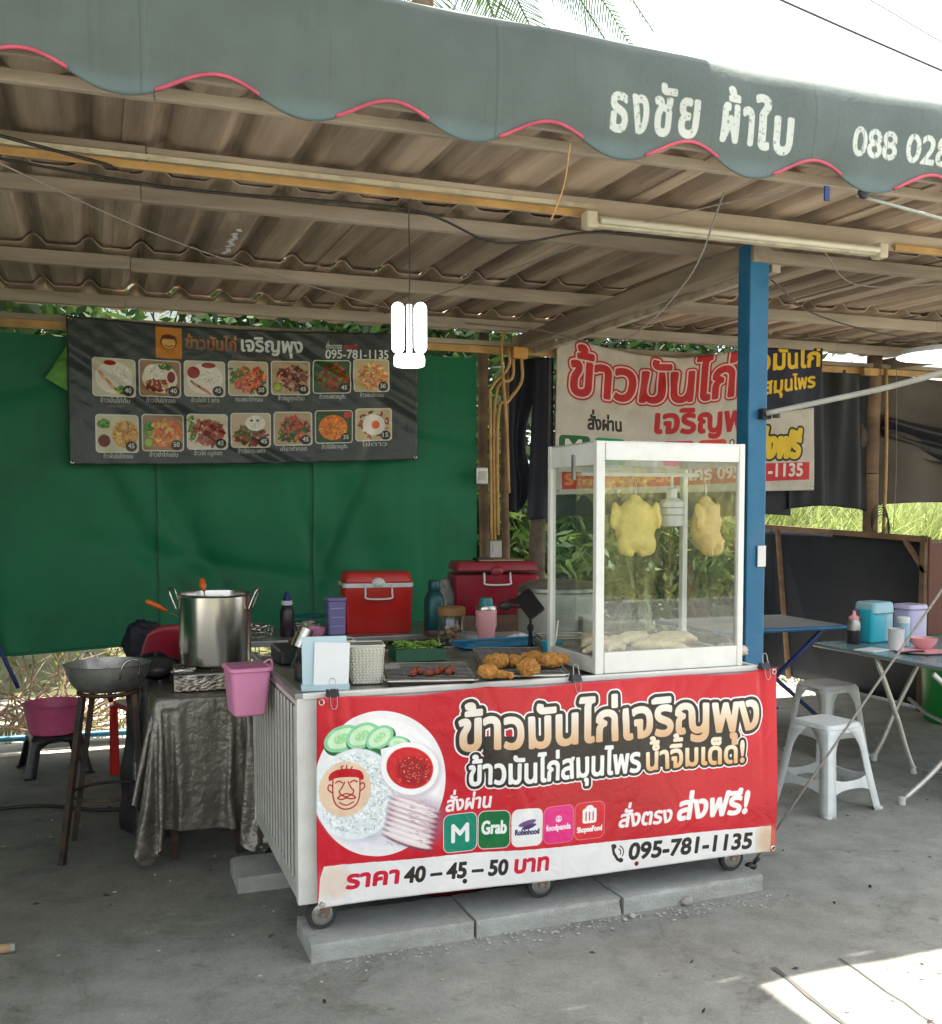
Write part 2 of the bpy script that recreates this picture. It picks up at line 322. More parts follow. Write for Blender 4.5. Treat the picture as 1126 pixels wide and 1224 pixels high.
def text_polys(t):
    if t in _gc: return _gc[t]
    UP = 'ัิีึื็ํ'; TONE = '่้๊๋์'
    main = ''; extra = []
    for i, ch in enumerate(t):
        if ch in TONE and ((i and t[i-1] in UP) or (i+1 < len(t) and t[i+1] == 'ำ')): extra.append((main, ch))
        else: main += ch
    P = glyphs(main)
    for pre, ch in extra:
        if pre[-1] in UP: base = pre[:-1]
        else: base = pre
        n = len(glyphs(base)); q = glyphs(base+ch)[n:]; P += [a+np.array([0, .19]) for a in q]
    _gc[t] = P; return P
def raster(P, W, H):
    D = np.zeros((H, W+2), np.int32)
    for pl in P:
        a = pl; b = np.roll(pl, -1, 0)
        for (x0, y0), (x1, y1) in zip(a, b):
            if y0 == y1: continue
            sg = 1 if y1 > y0 else -1
            if sg < 0: x0, y0, x1, y1 = x1, y1, x0, y0
            r0 = max(0, math.ceil(y0-.5)); r1 = min(H-1, math.ceil(y1-.5)-1)
            if r1 < r0: continue
            ys = np.arange(r0, r1+1); xs = x0+(ys+.5-y0)*(x1-x0)/(y1-y0)
            np.add.at(D, (ys, np.clip(np.ceil(xs-.5), 0, W+1).astype(int)), sg)
    return np.cumsum(D, 1)[:, :W] != 0
def dilate(m, r):
    if r < .5: return m
    out = m.copy(); H, W = m.shape; R_ = int(r)
    for dy in range(-R_, R_+1):
        wd = int(math.sqrt(max(0, r*r-dy*dy))); cs = np.cumsum(np.pad(m.astype(np.int32), ((0, 0), (wd+1, wd))), 1)
        h = (cs[:, 2*wd+1:]-cs[:, :-(2*wd+1)]) > 0; h = h[:, :W]
        if dy >= 0: out[dy:] |= h[:H-dy]
        else: out[:dy] |= h[-dy:]
    return out
class Canvas:
    def __init__(s, w, h, col, k=1.0): s.k = k; s.W = int(w*k); s.H = int(h*k); s.a = np.ones((s.H, s.W, 3), np.float32)*np.array(col, np.float32)
    def _box(s, x0, y0, x1, y1):
        x0, y0, x1, y1 = [int(v) for v in (max(0, x0), max(0, y0), min(s.W, x1+1), min(s.H, y1+1))]
        if x1 <= x0 or y1 <= y0: return None
        yy, xx = np.mgrid[y0:y1, x0:x1]; return slice(y0, y1), slice(x0, x1), xx+.5, yy+.5
    def put(s, sl, al, col):
        sub = s.a[sl[0], sl[1]]; al = al[..., None]; sub[:] = sub*(1-al)+np.array(col, np.float32)*al
    def ell(s, cx, cy, rx, ry, col, rot=0, soft=1, al=1):
        k = s.k; cx, cy, rx, ry = cx*k, cy*k, rx*k, ry*k; m = max(rx, ry)+2; b = s._box(cx-m, cy-m, cx+m, cy+m)
        if not b: return
        x = b[2]-cx; y = b[3]-cy; c, q = math.cos(rot), math.sin(rot); u = (x*c+y*q)/rx; v = (-x*q+y*c)/ry
        d = (np.sqrt(u*u+v*v)-1)*min(rx, ry); s.put(b, np.clip(.5-d/soft, 0, 1)*al, col)
    def rrect(s, x0, y0, x1, y1, r, col, al=1):
        k = s.k; x0, y0, x1, y1, r = x0*k, y0*k, x1*k, y1*k, r*k; b = s._box(x0-1, y0-1, x1+1, y1+1)
        if not b: return
        dx = np.abs(b[2]-(x0+x1)/2)-(x1-x0)/2+r; dy = np.abs(b[3]-(y0+y1)/2)-(y1-y0)/2+r
        d = np.hypot(np.maximum(dx, 0), np.maximum(dy, 0))+np.minimum(np.maximum(dx, dy), 0)-r
        s.put(b, np.clip(.5-d, 0, 1)*al, col)
    def line(s, pts, wd, col, al=1):
        k = s.k; wd = wd*k/2
        for (x0, y0), (x1, y1) in zip(pts[:-1], pts[1:]):
            x0, y0, x1, y1 = x0*k, y0*k, x1*k, y1*k; b = s._box(min(x0, x1)-wd-1, min(y0, y1)-wd-1, max(x0, x1)+wd+1, max(y0, y1)+wd+1)
            if not b: continue
            dx, dy = x1-x0, y1-y0; L = dx*dx+dy*dy+1e-9; t = np.clip(((b[2]-x0)*dx+(b[3]-y0)*dy)/L, 0, 1)
            d = np.hypot(b[2]-x0-t*dx, b[3]-y0-t*dy)-wd; s.put(b, np.clip(.5-d, 0, 1)*al, col)
    def poly(s, pts, col, al=1):
        m = raster([np.array(pts)*s.k], s.W, s.H); s.put((slice(0, s.H), slice(0, s.W)), m*al*1.0, col)
    def text(s, t, x0, base, h, layers, x1=None, slant=0, rise=0):
        """layers: list of (bold_mm, colour or (top colour, bottom colour)) from the back to the front; h = consonant body height"""
        P = text_polys(t); S = 2; k = s.k*S; allp = np.concatenate(P); mn = allp[:, 0].min(); mx = allp[:, 0].max()
        sy = h/.52; sx = sy if x1 is None else (x1-x0)/(mx-mn)
        pad = max(l[0] for l in layers)+3; top = base-(allp[:, 1].max())*sy-pad; bot = base-allp[:, 1].min()*sy+pad
        ox = x0-pad; X1 = x0+(mx-mn)*sx+pad+abs(slant)*h*2
        W = int((X1-ox)*k)+2; Hh = int((bot-top+abs(rise))*k)+2; Q = []
        for p in P:
            y = p[:, 1]*sy; x = (p[:, 0]-mn)*sx; xx = (x+pad+slant*y)*k; yy = (base-top-y-rise*(x/max(1, (mx-mn)*sx)))*k
            Q.append(np.stack([xx, yy], 1))
        m = raster(Q, W, Hh)
        X0 = int(ox*s.k); Y0 = int(top*s.k)
        for bold, col in layers:
            d = dilate(m, bold*k).astype(np.float32); hh, ww = d.shape[0]//S, d.shape[1]//S
            d = d[:hh*S, :ww*S].reshape(hh, S, ww, S).mean((1, 3))
            ys, xs = max(0, Y0), max(0, X0); ye, xe = min(s.H, Y0+hh), min(s.W, X0+ww)
            if ye <= ys or xe <= xs: continue
            d = d[ys-Y0:ye-Y0, xs-X0:xe-X0]
            if isinstance(col[0], (tuple, list)):
                t_ = np.clip((np.arange(ys, ye)/s.k-(base-h))/h, 0, 1)[:, None, None]; cc = np.array(col[0], np.float32)*(1-t_)+np.array(col[1], np.float32)*t_
            else: cc = np.array(col, np.float32)
            sub = s.a[ys:ye, xs:xe]; sub[:] = sub*(1-d[..., None])+cc*d[..., None]
    def image(s, name):
        im = bpy.data.images.new(name, s.W, s.H); b = np.ones((s.H, s.W, 4), np.float32); b[..., :3] = np.clip(s.a[::-1], 0, 1)
        im.pixels.foreach_set(b.ravel()); im.update(); im.pack(); return im
rnd = random.Random(5)
def scatter(cv, cx, cy, rx, ry, cols, n, smin, smax, asp=2.2):
    for _ in range(n):
        a = rnd.uniform(0, 6.28); q = math.sqrt(rnd.random()); c = rnd.choice(cols); j = rnd.uniform(.8, 1.15); r = rnd.uniform(smin, smax)
        cv.ell(cx+rx*q*math.cos(a), cy+ry*q*math.sin(a), r*asp**.5, r/asp**.5, [min(1, v*j) for v in c], rnd.uniform(0, 3.14), soft=1.6)
# ------------------------------------------------------------------ ground
GZ = .035
def ground_mat():
    m = bpy.data.materials.new('yard_concrete'); m.use_nodes = True; t = m.node_tree; N = t.nodes; L = t.links; p = N['Principled BSDF']
    tc = N.new('ShaderNodeTexCoord'); o = tc.outputs['Object']
    def nz(scale, det, rgh=.6, dist=0):
        n = N.new('ShaderNodeTexNoise'); n.inputs['Scale'].default_value = scale; n.inputs['Detail'].default_value = det; n.inputs['Roughness'].default_value = rgh; n.inputs['Distortion'].default_value = dist; L.new(o, n.inputs[0]); return n.outputs[0]
    def ramp(src, a, b, ca, cb):
        r = N.new('ShaderNodeValToRGB'); r.color_ramp.elements[0].position = a; r.color_ramp.elements[1].position = b; r.color_ramp.elements[0].color = (*ca, 1); r.color_ramp.elements[1].color = (*cb, 1); L.new(src, r.inputs[0]); return r.outputs[0]
    def mul(a, b, f=1):
        x = N.new('ShaderNodeMixRGB'); x.blend_type = 'MULTIPLY'; x.inputs[0].default_value = f; L.new(a, x.inputs[1]); L.new(b, x.inputs[2]); return x.outputs[0]
    c = ramp(nz(1.1, 8, .62, .4), .3, .72, (.25, .26, .238), (.365, .37, .338))
    c = mul(c, ramp(nz(7, 8, .7), .34, .62, (.72, .72, .70), (1, 1, 1)))
    c = mul(c, ramp(nz(2.3, 10, .75, 1.0), .32, .46, (.60, .59, .56), (1, 1, 1))); c = mul(c, ramp(nz(13, 4, .6, .5), .26, .36, (.55, .54, .52), (1, 1, 1)))
    c = mul(c, ramp(nz(160, 3, .6), .3, .6, (.75, .75, .74), (1.0, 1, 1)))
    v = N.new('ShaderNodeTexVoronoi'); v.feature = 'F1'; v.inputs['Scale'].default_value = 9; L.new(o, v.inputs[0])
    sp = ramp(v.outputs['Distance'], .02, .05, (1.5, 1.5, 1.45), (1, 1, 1)); c = mul(c, sp)
    # stall shade painted into the floor colour as a ragged grease stain round the stoves
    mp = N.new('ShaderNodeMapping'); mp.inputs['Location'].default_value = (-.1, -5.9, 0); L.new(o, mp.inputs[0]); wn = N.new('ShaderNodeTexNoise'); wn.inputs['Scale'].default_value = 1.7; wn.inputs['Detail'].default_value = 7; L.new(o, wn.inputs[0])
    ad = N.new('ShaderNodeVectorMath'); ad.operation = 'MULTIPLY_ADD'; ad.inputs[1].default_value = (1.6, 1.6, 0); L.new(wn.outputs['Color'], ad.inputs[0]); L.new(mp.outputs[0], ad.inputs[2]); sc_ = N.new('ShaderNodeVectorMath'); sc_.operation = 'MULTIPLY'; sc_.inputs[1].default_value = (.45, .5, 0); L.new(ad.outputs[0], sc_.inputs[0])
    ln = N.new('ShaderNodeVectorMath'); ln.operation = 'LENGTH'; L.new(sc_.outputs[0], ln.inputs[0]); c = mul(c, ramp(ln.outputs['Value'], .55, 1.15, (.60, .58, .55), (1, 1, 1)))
    L.new(c, p.inputs['Base Color']); p.inputs['Roughness'].default_value = .86
    b = N.new('ShaderNodeBump'); b.inputs['Strength'].default_value = .45; b.inputs['Distance'].default_value = .006; L.new(nz(70, 8, .7), b.inputs['Height'])
    b2 = N.new('ShaderNodeBump'); b2.inputs['Strength'].default_value = .3; b2.inputs['Distance'].default_value = .03; L.new(nz(6, 5), b2.inputs['Height']); L.new(b.outputs[0], b2.inputs['Normal']); L.new(b2.outputs[0], p.inputs['Normal'])
    return m
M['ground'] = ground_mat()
M['earth'] = mat('pale_earth', (.60, .58, .52), .9, 0, .2, .8, .3, 8, dirt=(.34, .38, .2), damt=.3, dscale=.8)
M['asphalt'] = mat('asphalt', (.11, .11, .11), .9, 0, .15, 3, .4, 50)
M['wire_shadow'] = mat('painted_wire_shadow', (.10, .10, .095), .95)  # dark tone for the cast wire shadows laid on the floor
tag(MB().add([(-400, -400, -.05), (400, -400, -.05), (400, 400, -.05), (-400, 400, -.05)], [(0, 1, 2, 3)]).build('terrain', M['earth']), kind='structure')
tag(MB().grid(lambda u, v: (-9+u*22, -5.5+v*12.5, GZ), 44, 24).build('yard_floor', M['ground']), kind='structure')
tag(MB().add([(-60, -8.6, -.03), (60, -8.6, -.03), (60, -5.4, -.03), (-60, -5.4, -.03)], [(0, 1, 2, 3)]).build('road', M['asphalt']), kind='structure')
def strip(pts, wd, z=GZ+.004):
    mb = MB(); pts = [Vector((*p, z)) for p in pts]
    for i, p in enumerate(pts):
        t = (pts[min(i+1, len(pts)-1)]-pts[max(0, i-1)]).normalized(); n = Vector((-t.y, t.x, 0)); ww = wd*(random.uniform(.7, 1.3))
        mb.v += [tuple(p-n*ww/2), tuple(p+n*ww/2)]
    mb.f += [(2*i, 2*i+2, 2*i+3, 2*i+1) for i in range(len(pts)-1)]; return mb
def wob(a, b, n, s): return [(a[0]+(b[0]-a[0])*i/n+random.uniform(-s, s), a[1]+(b[1]-a[1])*i/n+random.uniform(-s, s)) for i in range(n+1)]
tag(strip(wob((2.14, 2.86), (2.0, 1.2), 24, .004), .018).build('wire_shadow_strip', M['wire_shadow']), kind='structure')  # dark strips painted in place of wire shadows across the sunlit corner
tag(strip(wob((2.40, 2.84), (2.26, 1.2), 20, .006), .006).build('thin_shadow_strip', M['wire_shadow']), kind='structure')

# ------------------------------------------------------------------ the shed: posts, purlins, fibre-cement sheets
ZR = 2.86
shed = empty('market_shed', (2.9, 4.2, 0), label='open market shed with corrugated fibre cement roof on timber purlins and a blue post', cat='shed')
SO = Vector((2.9, 4.2, 0))
def part(mb, name, m, parent=shed, off=SO, **k):
    mb.v = [(v[0]-off.x, v[1]-off.y, v[2]-off.z) for v in mb.v]; return mb.build(name, m, parent, **k)
PER = .262
def prof(x):   # wide flat pan, narrow raised rib
    t = (x/PER) % 1; h = .047
    a = .50
    if t < a/2 or t > 1-a/2:
        d = (t if t < .5 else 1-t)/(a/2); return h*(.5+.5*math.cos(math.pi*max(0, (d-.12)/.88)))
    return 0
rows = [(3.36, 4.64), (4.39, 5.84), (5.69, 6.88), (6.73, 7.50)]
for ri, (ya, yb) in enumerate(rows):
    for ci in range(-5, 9):
        xa = ci*PER*4+.12; jx = random.uniform(-.012, .012); dz = random.uniform(-.004, .006); tilt = random.uniform(-.006, .006)
        zb = ZR+.055+(2-ri)*.022*0+ri*.0; nx = 48
        def fn(u, v): 
            x = xa+u*(PER*4+.035)+jx; y = ya+v*(yb-ya)+random.uniform(-.0006, .0006)
            z = ZR+.06+prof(x-jx)+dz+tilt*(u-.5)+.026*v+(.006*u)
            return (x, y, z)
        part(MB().grid(fn, nx, 3), 'roofing_sheet', M['roof'], solid=.007)
# purlins (run left-right) and rafters
def purlin(y, z, hh=.07, wd=.045, m='woodx', x0=-5.2, x1=11):
    n = 3; xs = [x0+(x1-x0)*i/n for i in range(n+1)]
    for i in range(n):
        part(MB().bar((xs[i]+.003, y+random.uniform(-.004, .004), z), (xs[i+1], y+random.uniform(-.004, .004), z+random.uniform(-.006, .006)), wd, hh), 'purlin', M[m], bevel=.004)
purlin(3.36, 2.99, .15, .02); purlin(3.47, 2.905, .04, .03); purlin(4.02, 2.875, .07, .06); purlin(4.49, 2.875, .06); purlin(5.78, 2.875, .07); purlin(6.82, 2.875, .07)
for x in (-2.0, 2.97, 6.35):
    part(MB().bar((x, 4.13, 2.80), (x, 7.1, 2.80), .10, .10), 'rafter', M['woody'], bevel=.006)
part(MB().bar((3.1, 4.2, 2.745), (3.05, 7.0, 2.735), .05, .04), 'rafter', M['woodx'], bevel=.004)
# posts
bp = part(MB().box((2.97, 4.2, 1.42), (.105, .10, 2.84)), 'blue_post', M['bluepaint'], bevel=.006); bp['label'] = 'blue painted square steel post beside the glass cabinet'
part(MB().box((2.995, 4.14, 1.365), (.045, .006, .10)), 'sticker', M['box_pink'])
def timber_post(x, y, z1, r=.05, m='wood', lean=0): part(MB().tube(curve([(x, y, 0), (x+.01, y, z1*.4), (x-.008+lean*.5, y, z1*.7), (x+lean, y, z1)], 3), [r*1.05]*10, 9), 'timber_post', M[m], smooth=True)
timber_post(2.66, 7.0, 2.85, .035); timber_post(6.14, 7.0, 2.86, .06, 'wood', .02); timber_post(-2.0, 7.02, 2.85, .05)
timber_post(3.20, 7.25, 1.60, .06, 'bark')
timber_post(2.83, 7.0, 2.6, .028); 
mb = MB()
for k, (q, L_) in enumerate(((0, .03), (.07, .02), (.11, .05), (.17, .045), (.23, .04), (.29, .015), (.34, .05), (.40, .035))):
    a = Vector((.665, 5.02, 2.9115)).lerp(Vector((.665, 5.55, 2.9135)), q*2.2); mb.bar(a, a+Vector((.012*(-1)**k, L_*1.3, 0)), .022, .003)
part(mb, 'painted_mark', M['card'])
# wall-top rails
part(MB().bar((-5, 6.98, 2.775), (9, 6.98, 2.775), .04, .035), 'rail', M['woodx'], bevel=.003)
part(MB().bar((-5, 6.955, 2.725), (9, 6.955, 2.725), .03, .05), 'rail', M['conduit'], bevel=.004)

# roof light, wires and conduits on the front beam
part(MB().bar((-5, 3.975, 2.835), (2.02, 3.975, 2.835), .012, .03), 'conduit', M['conduit'], bevel=.004)
part(MB().bar((3.60, 3.975, 2.835), (9, 3.975, 2.835), .02, .03), 'conduit', M['conduit'], bevel=.004)
part(MB().bar((-5, 3.985, 2.87), (2.02, 3.985, 2.87), .006, .02), 'trunking', M['cream'])

fl = empty('batten_light', (2.72, 3.94, 2.795), label='unlit cream fluorescent batten fixed along the front roof beam', cat='tube light')
MB().box((0, 0, 0), (1.5, .045, .045)).build('batten', M['cream'], fl, bevel=.006)
MB().tube([(-.72, -.045, -.005), (.72, -.045, -.005)], .014, 10).build('tube', M['tubecream'], fl, smooth=True)
for s_ in (-1, 1): MB().box((s_*.755, -.01, .0), (.05, .065, .07)).build('end_cap', M['cream'], fl, bevel=.008)

# ------------------------------------------------------------------ awning with scalloped valance and lettering
AX0, AX1 = -2.5, 5.0
def scal(x):  # bottom edge height: arches (high points) every .555 m
    t = ((x-.385)/.556) % 1; d = min(t, 1-t)*2
    return 2.83+.085*(math.cos(math.pi*d)*.5+.5)**1.1
cv = Canvas(7500, 470, (.365, .412, .405), .4)
for k in range(500):
    x = rnd.uniform(0, 7500); q = rnd.uniform(-.012, .012); cv.ell(x, rnd.uniform(0, 470), rnd.uniform(60, 400), rnd.uniform(20, 100), [.365+q, .412+q, .405+q], al=.35, soft=30)
for k in range(0, 7500, 60): cv.ell(k, 400, 90, rnd.uniform(15, 40), (.43, .52, .55), al=.28, soft=14)
for k in range(260):
    x = rnd.uniform(0, 7500); y0 = rnd.uniform(0, 300); q = rnd.choice([(.30, .34, .33), (.42, .46, .44), (.33, .33, .29)]); cv.line([(x, y0), (x+rnd.uniform(-8, 8), y0+rnd.uniform(30, 200))], rnd.uniform(2, 12), q, rnd.uniform(.05, .22))
for x in (420, 1530, 2650, 3790, 5080, 6280): cv.line([(x, 0), (x+6, 470)], 4, (.29, .33, .33), .7); cv.line([(x+14, 0), (x+20, 470)], 2, (.46, .5, .49), .4)
Wt = (.80, .82, .80)
def stencil(seq, h, bold):
    for t, a, b, base in seq: cv.text(t, a, base, h, [(bold, Wt)], x1=b)
stencil((('ธ', 4218, 4278, 334), ('ง', 4304, 4362, 329), ('ชั', 4392, 4470, 325), ('ย', 4494, 4568, 318)), 112, 6.5)
stencil((('ผ้', 4676, 4744, 310), ('า', 4768, 4808, 312), ('ใ', 4828, 4884, 316), ('บ', 4912, 4984, 324)), 114, 7.5)
cv.text('088 0284', 5262, 297, 76, [(4.5, Wt)], x1=5790)
# stencil breaks
for _ in range(700):
    x = rnd.uniform(4200, 5800); cv.ell(x, rnd.uniform(100, 335), rnd.uniform(1, 6), rnd.uniform(1, 6), (.40, .445, .43), al=rnd.uniform(.15, .75))
for x in (5306, 5362, 5420, 5540, 5600): cv.line([(x, 190), (x+4, 330)], 3.5, (.40, .445, .43), .65)
aim = cv.image('awning_print')
aw = empty('awning', (1.2, 3.3, 3.0), label='grey green scalloped canvas awning with pink binding and white stencilled lettering', cat='awning')
AO = Vector((1.2, 3.3, 3.0))
def awf(u, v):
    x = AX0+u*(AX1-AX0); b = scal(x); t = 3.264-.018*(x-1.1)+.004*math.sin(x*2.3); z = b+(t-b)*v
    y = 3.30-.035*math.sin(v*math.pi*.9)-.012*math.sin(x*11.3+v*2)*(1-v)**1.5-.01*math.sin(x*4+1)-.02*(1-v)*math.cos((x-.385)/.556*6.283)+(max(0, v-.86)/.14)**2*.055
    return Vector((x, y, z))
mb = MB().grid(lambda u, v: awf(u, v)-AO, 420, 14)
o = mb.build('valance', None, aw, smooth=True); me = o.data; me.materials.append(print_mat('awning_canvas_print', aim, .72, .12, 22, .16))
l = me.uv_layers.new(name='UVMap'); vi = np.zeros(len(me.loops), int); me.loops.foreach_get('vertex_index', vi); cc = np.array(mb.v)[vi]+np.array(AO)
l.data.foreach_set('uv', np.stack([(cc[:, 0]+2.5)/7.5, 1-(3.25-np.minimum(cc[:, 2], 3.249))/.47], 1).astype(np.float32).ravel())
k0 = math.floor((AX0-.385)/.556)
for k in range(k0, k0+14):  # pink binding only on the arches
    c0 = .385+k*.556; xs = [c0-.19+.31*i/14 for i in range(15)]
    xs = [x for x in xs if AX0 < x < AX1]
    if len(xs) > 2: part(MB().tube([awf((x-AX0)/(AX1-AX0), 0)+Vector((0, -.004, .002)) for x in xs], .0062, 6), 'binding', M['pinktrim'], aw, AO, smooth=True)
part(MB().tube([awf(i/400, 0)+Vector((0, .002, .001)) for i in range(401)], .0045, 5), 'binding', M['awning'], aw, AO, smooth=True)
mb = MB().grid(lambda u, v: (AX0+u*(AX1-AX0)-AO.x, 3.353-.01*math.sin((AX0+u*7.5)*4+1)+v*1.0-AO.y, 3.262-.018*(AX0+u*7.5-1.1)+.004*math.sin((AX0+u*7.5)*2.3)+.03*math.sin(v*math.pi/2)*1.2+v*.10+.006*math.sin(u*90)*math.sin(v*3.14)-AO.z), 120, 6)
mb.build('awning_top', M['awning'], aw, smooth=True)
mb = MB().tube([(AX0-AO.x, .08, .17), (AX1-AO.x, .08, .17)], .018, 8); mb.build('edge_pipe', M['steel_dull'], aw, smooth=True)

# neighbouring canopy roof over the forecourt (its edge makes the sunlit corner)
nb = empty('forecourt_canopy', (-1, 1, 0), label='neighbouring steel canopy roof standing over the left forecourt', cat='canopy')
MB().grid(lambda u, v: (-4+u*7.15, -2.2+v*4.69, 4.35+.02*math.sin(u*120)), 160, 2).build('roof_sheet', M['white_pl'], nb, solid=.01)
for x in (-3.8, ):
    for y in (-2.0, 2.4): MB().box((x, y, 2.16), (.1, .1, 4.32)).build('canopy_post', M['grey_metal'], nb)
MB().box((3.9, -2.1, 2.16), (.1, .1, 4.32)).build('canopy_post', M['grey_metal'], nb)
for y in (-2.0, 2.4): MB().box((-.5, y, 4.27), (7, .06, .1)).build('canopy_beam', M['grey_metal'], nb)

# ------------------------------------------------------------------ rear tarpaulins
gt = empty('green_tarpaulin', (0, 7, 0), label='large green tarpaulin hung as the back wall of the stall', cat='tarpaulin')
def gtf(u, v):
    x = -5+u*7.6; z0 = .68+.02*math.sin(x*2.1)+.02*math.sin(x*.7+1); z1 = 2.68-.015*math.cos(x*2.6)
    z = z0+(z1-z0)*v
    y = .0
    y += .05*math.sin(v*math.pi)*math.sin(x*1.15+.6)+.006*mnoise.noise(Vector((x*5, v*1.5, 0)))+.004*mnoise.noise(Vector((x*13, v*3, 4)))              # billow
    for (cx, w_, a, sl) in ((-.35, .10, .05, .55), (.0, .07, .03, .5), (.15, .14, .05, .38), (.75, .11, .035, -.3), (1.0, .06, .02, .3), (1.25, .15, .04, .42), (1.9, .12, .045, -.55), (2.15, .06, .03, -.7), (2.3, .09, .04, -.9), (-1.3, .14, .03, .4), (-2.4, .2, .03, -.3)):
        d = (x-cx-sl*(1-v)*1.5-.25*(1-v)**2)/w_; y += .62*a*math.exp(-d*d)*math.sin(min(1, v*1.4)*math.pi)**.7 if v > 0 else 0
    for (cz, amp) in ((.80, .02), (.55, .012), (.30, .02)):
        zz = cz+.10*math.sin(x*1.3+cz*9); y += amp*math.exp(-((v-zz)/.035)**2)*(.5+.5*math.sin(x*2+cz*20))
    y -= .012*math.exp(-((x-.39)/.008)**2)+.012*math.exp(-((x-1.42)/.008)**2)
    return (x, y, z)
MB().grid(gtf, 420, 110).build('cloth', M['greentarp'], gt, smooth=True)
for x in (.39, 1.42): MB().tube([Vector(gtf((x+5)/7.6, v/20))+Vector((0, -.004, 0)) for v in range(21)], .004, 5).build('seam', M['greencrate'], gt)
MB().tube([Vector(gtf(u/60, 0))+Vector((0, -.002, 0)) for u in range(61)], .010, 6).build('hem', M['greentarp'], gt, smooth=True)
simple('strap', MB().tube(curve([(-.62, 6.9, 1.15), (-.58, 6.92, .80), (-.46, 6.9, .48)], 6), .014, 6), M['darkblue'], 'dark blue strap hanging at the left end of the green tarpaulin', 'strap', smooth=True)
simple('green_bag', MB().add([(0, 0, .0), (.16, 0, -.10), (.16, 0, .25), (.11, .0, .12), (0, .02, 0), (.17, .03, -.1), (.17, .03, .25)], [(0, 1, 2, 3), (4, 6, 5), (0, 5, 1), (1, 5, 6, 2), (2, 6, 4, 3)]), mat('lime_bag', (.09, .30, .03), .5, 0, .4, 14, .5, 30), 'small lime green bag poking out at the left edge of the menu banner', 'bag', (-.27, 6.925, 2.40))
drape('side_light_blocker', lambda v: -2.3, lambda v: -2.25, 2.75, lambda u: .10, 5.2, lambda u, v: 0, M['greencrate'], 'x') if False else None
st = MB().grid(lambda u, v: (-2.3+.05*math.sin(u*12)+.02*math.sin(u*31), 3.5+u*3.45, GZ+.05+v*2.7), 60, 20).build('side_light_blocker', M['greentarp'], smooth=True, solid=.003); tag(st, 'added unseen green tarpaulin shutting out light at the left of the stall', 'tarpaulin')  # added out of view to cut the light from the left
# ------------------------------------------------------------------ menu banner
G = (.10, .135, .135)
cv = Canvas(2270, 930, (.215, .245, .245), .62)
cream = (.86, .84, .76); brown = (.62, .38, .20)
for k in range(90): cv.ell(rnd.uniform(0, 2270), rnd.uniform(0, 930), rnd.uniform(60, 300), rnd.uniform(30, 90), (.20, .25, .24), al=.25, soft=20)
cv.rrect(528, 18, 690, 222, 6, (.80, .50, .09)); cv.ell(608, 112, 52, 50, (.45, .2, .06)); cv.ell(608, 118, 42, 40, (.86, .66, .3)); cv.rrect(565, 70, 650, 94, 10, (.35, .12, .05)); cv.line([(585, 135), (608, 145), (632, 135)], 6, (.35, .12, .05))
cv.text('ข้าวมันไก่', 715, 152, 62, [(3.4, ((.70, .46, .26), (.52, .33, .2)))], x1=1030)
cv.text('เจริญพุง', 1066, 150, 72, [(4.2, (.86, .88, .86))], x1=1465)
cv.text('ข้าวมันไก่สมุนไพร น้ำจิ้มเด็ด', 1000, 208, 18, [(.8, (.55, .4, .28))], x1=1330)
cv.text('สั่งตรง', 1622, 118, 24, [(1.2, (.82, .83, .8))], x1=1730); cv.text('ส่งฟรี', 1745, 118, 24, [(1.2, (.75, .2, .15))], x1=1840)
cv.text('095-781-1135', 1620, 186, 46, [(2.2, (.86, .88, .86))], x1=2062)
Rr = (.62, .10, .05); Gr = (.25, .45, .12); Wh = (.90, .88, .80); Tn = (.80, .62, .42); Or = (.86, .42, .08); Br = (.42, .18, .08); Pk = (.82, .50, .40); Dk = (.16, .08, .05)
def rice(cx, cy, r): cv.ell(cx, cy, r, r*.85, (.92, .90, .83)); scatter(cv, cx, cy, r*.9, r*.75, [(.96, .95, .9), (.82, .80, .72)], 60, 3, 6, 3)
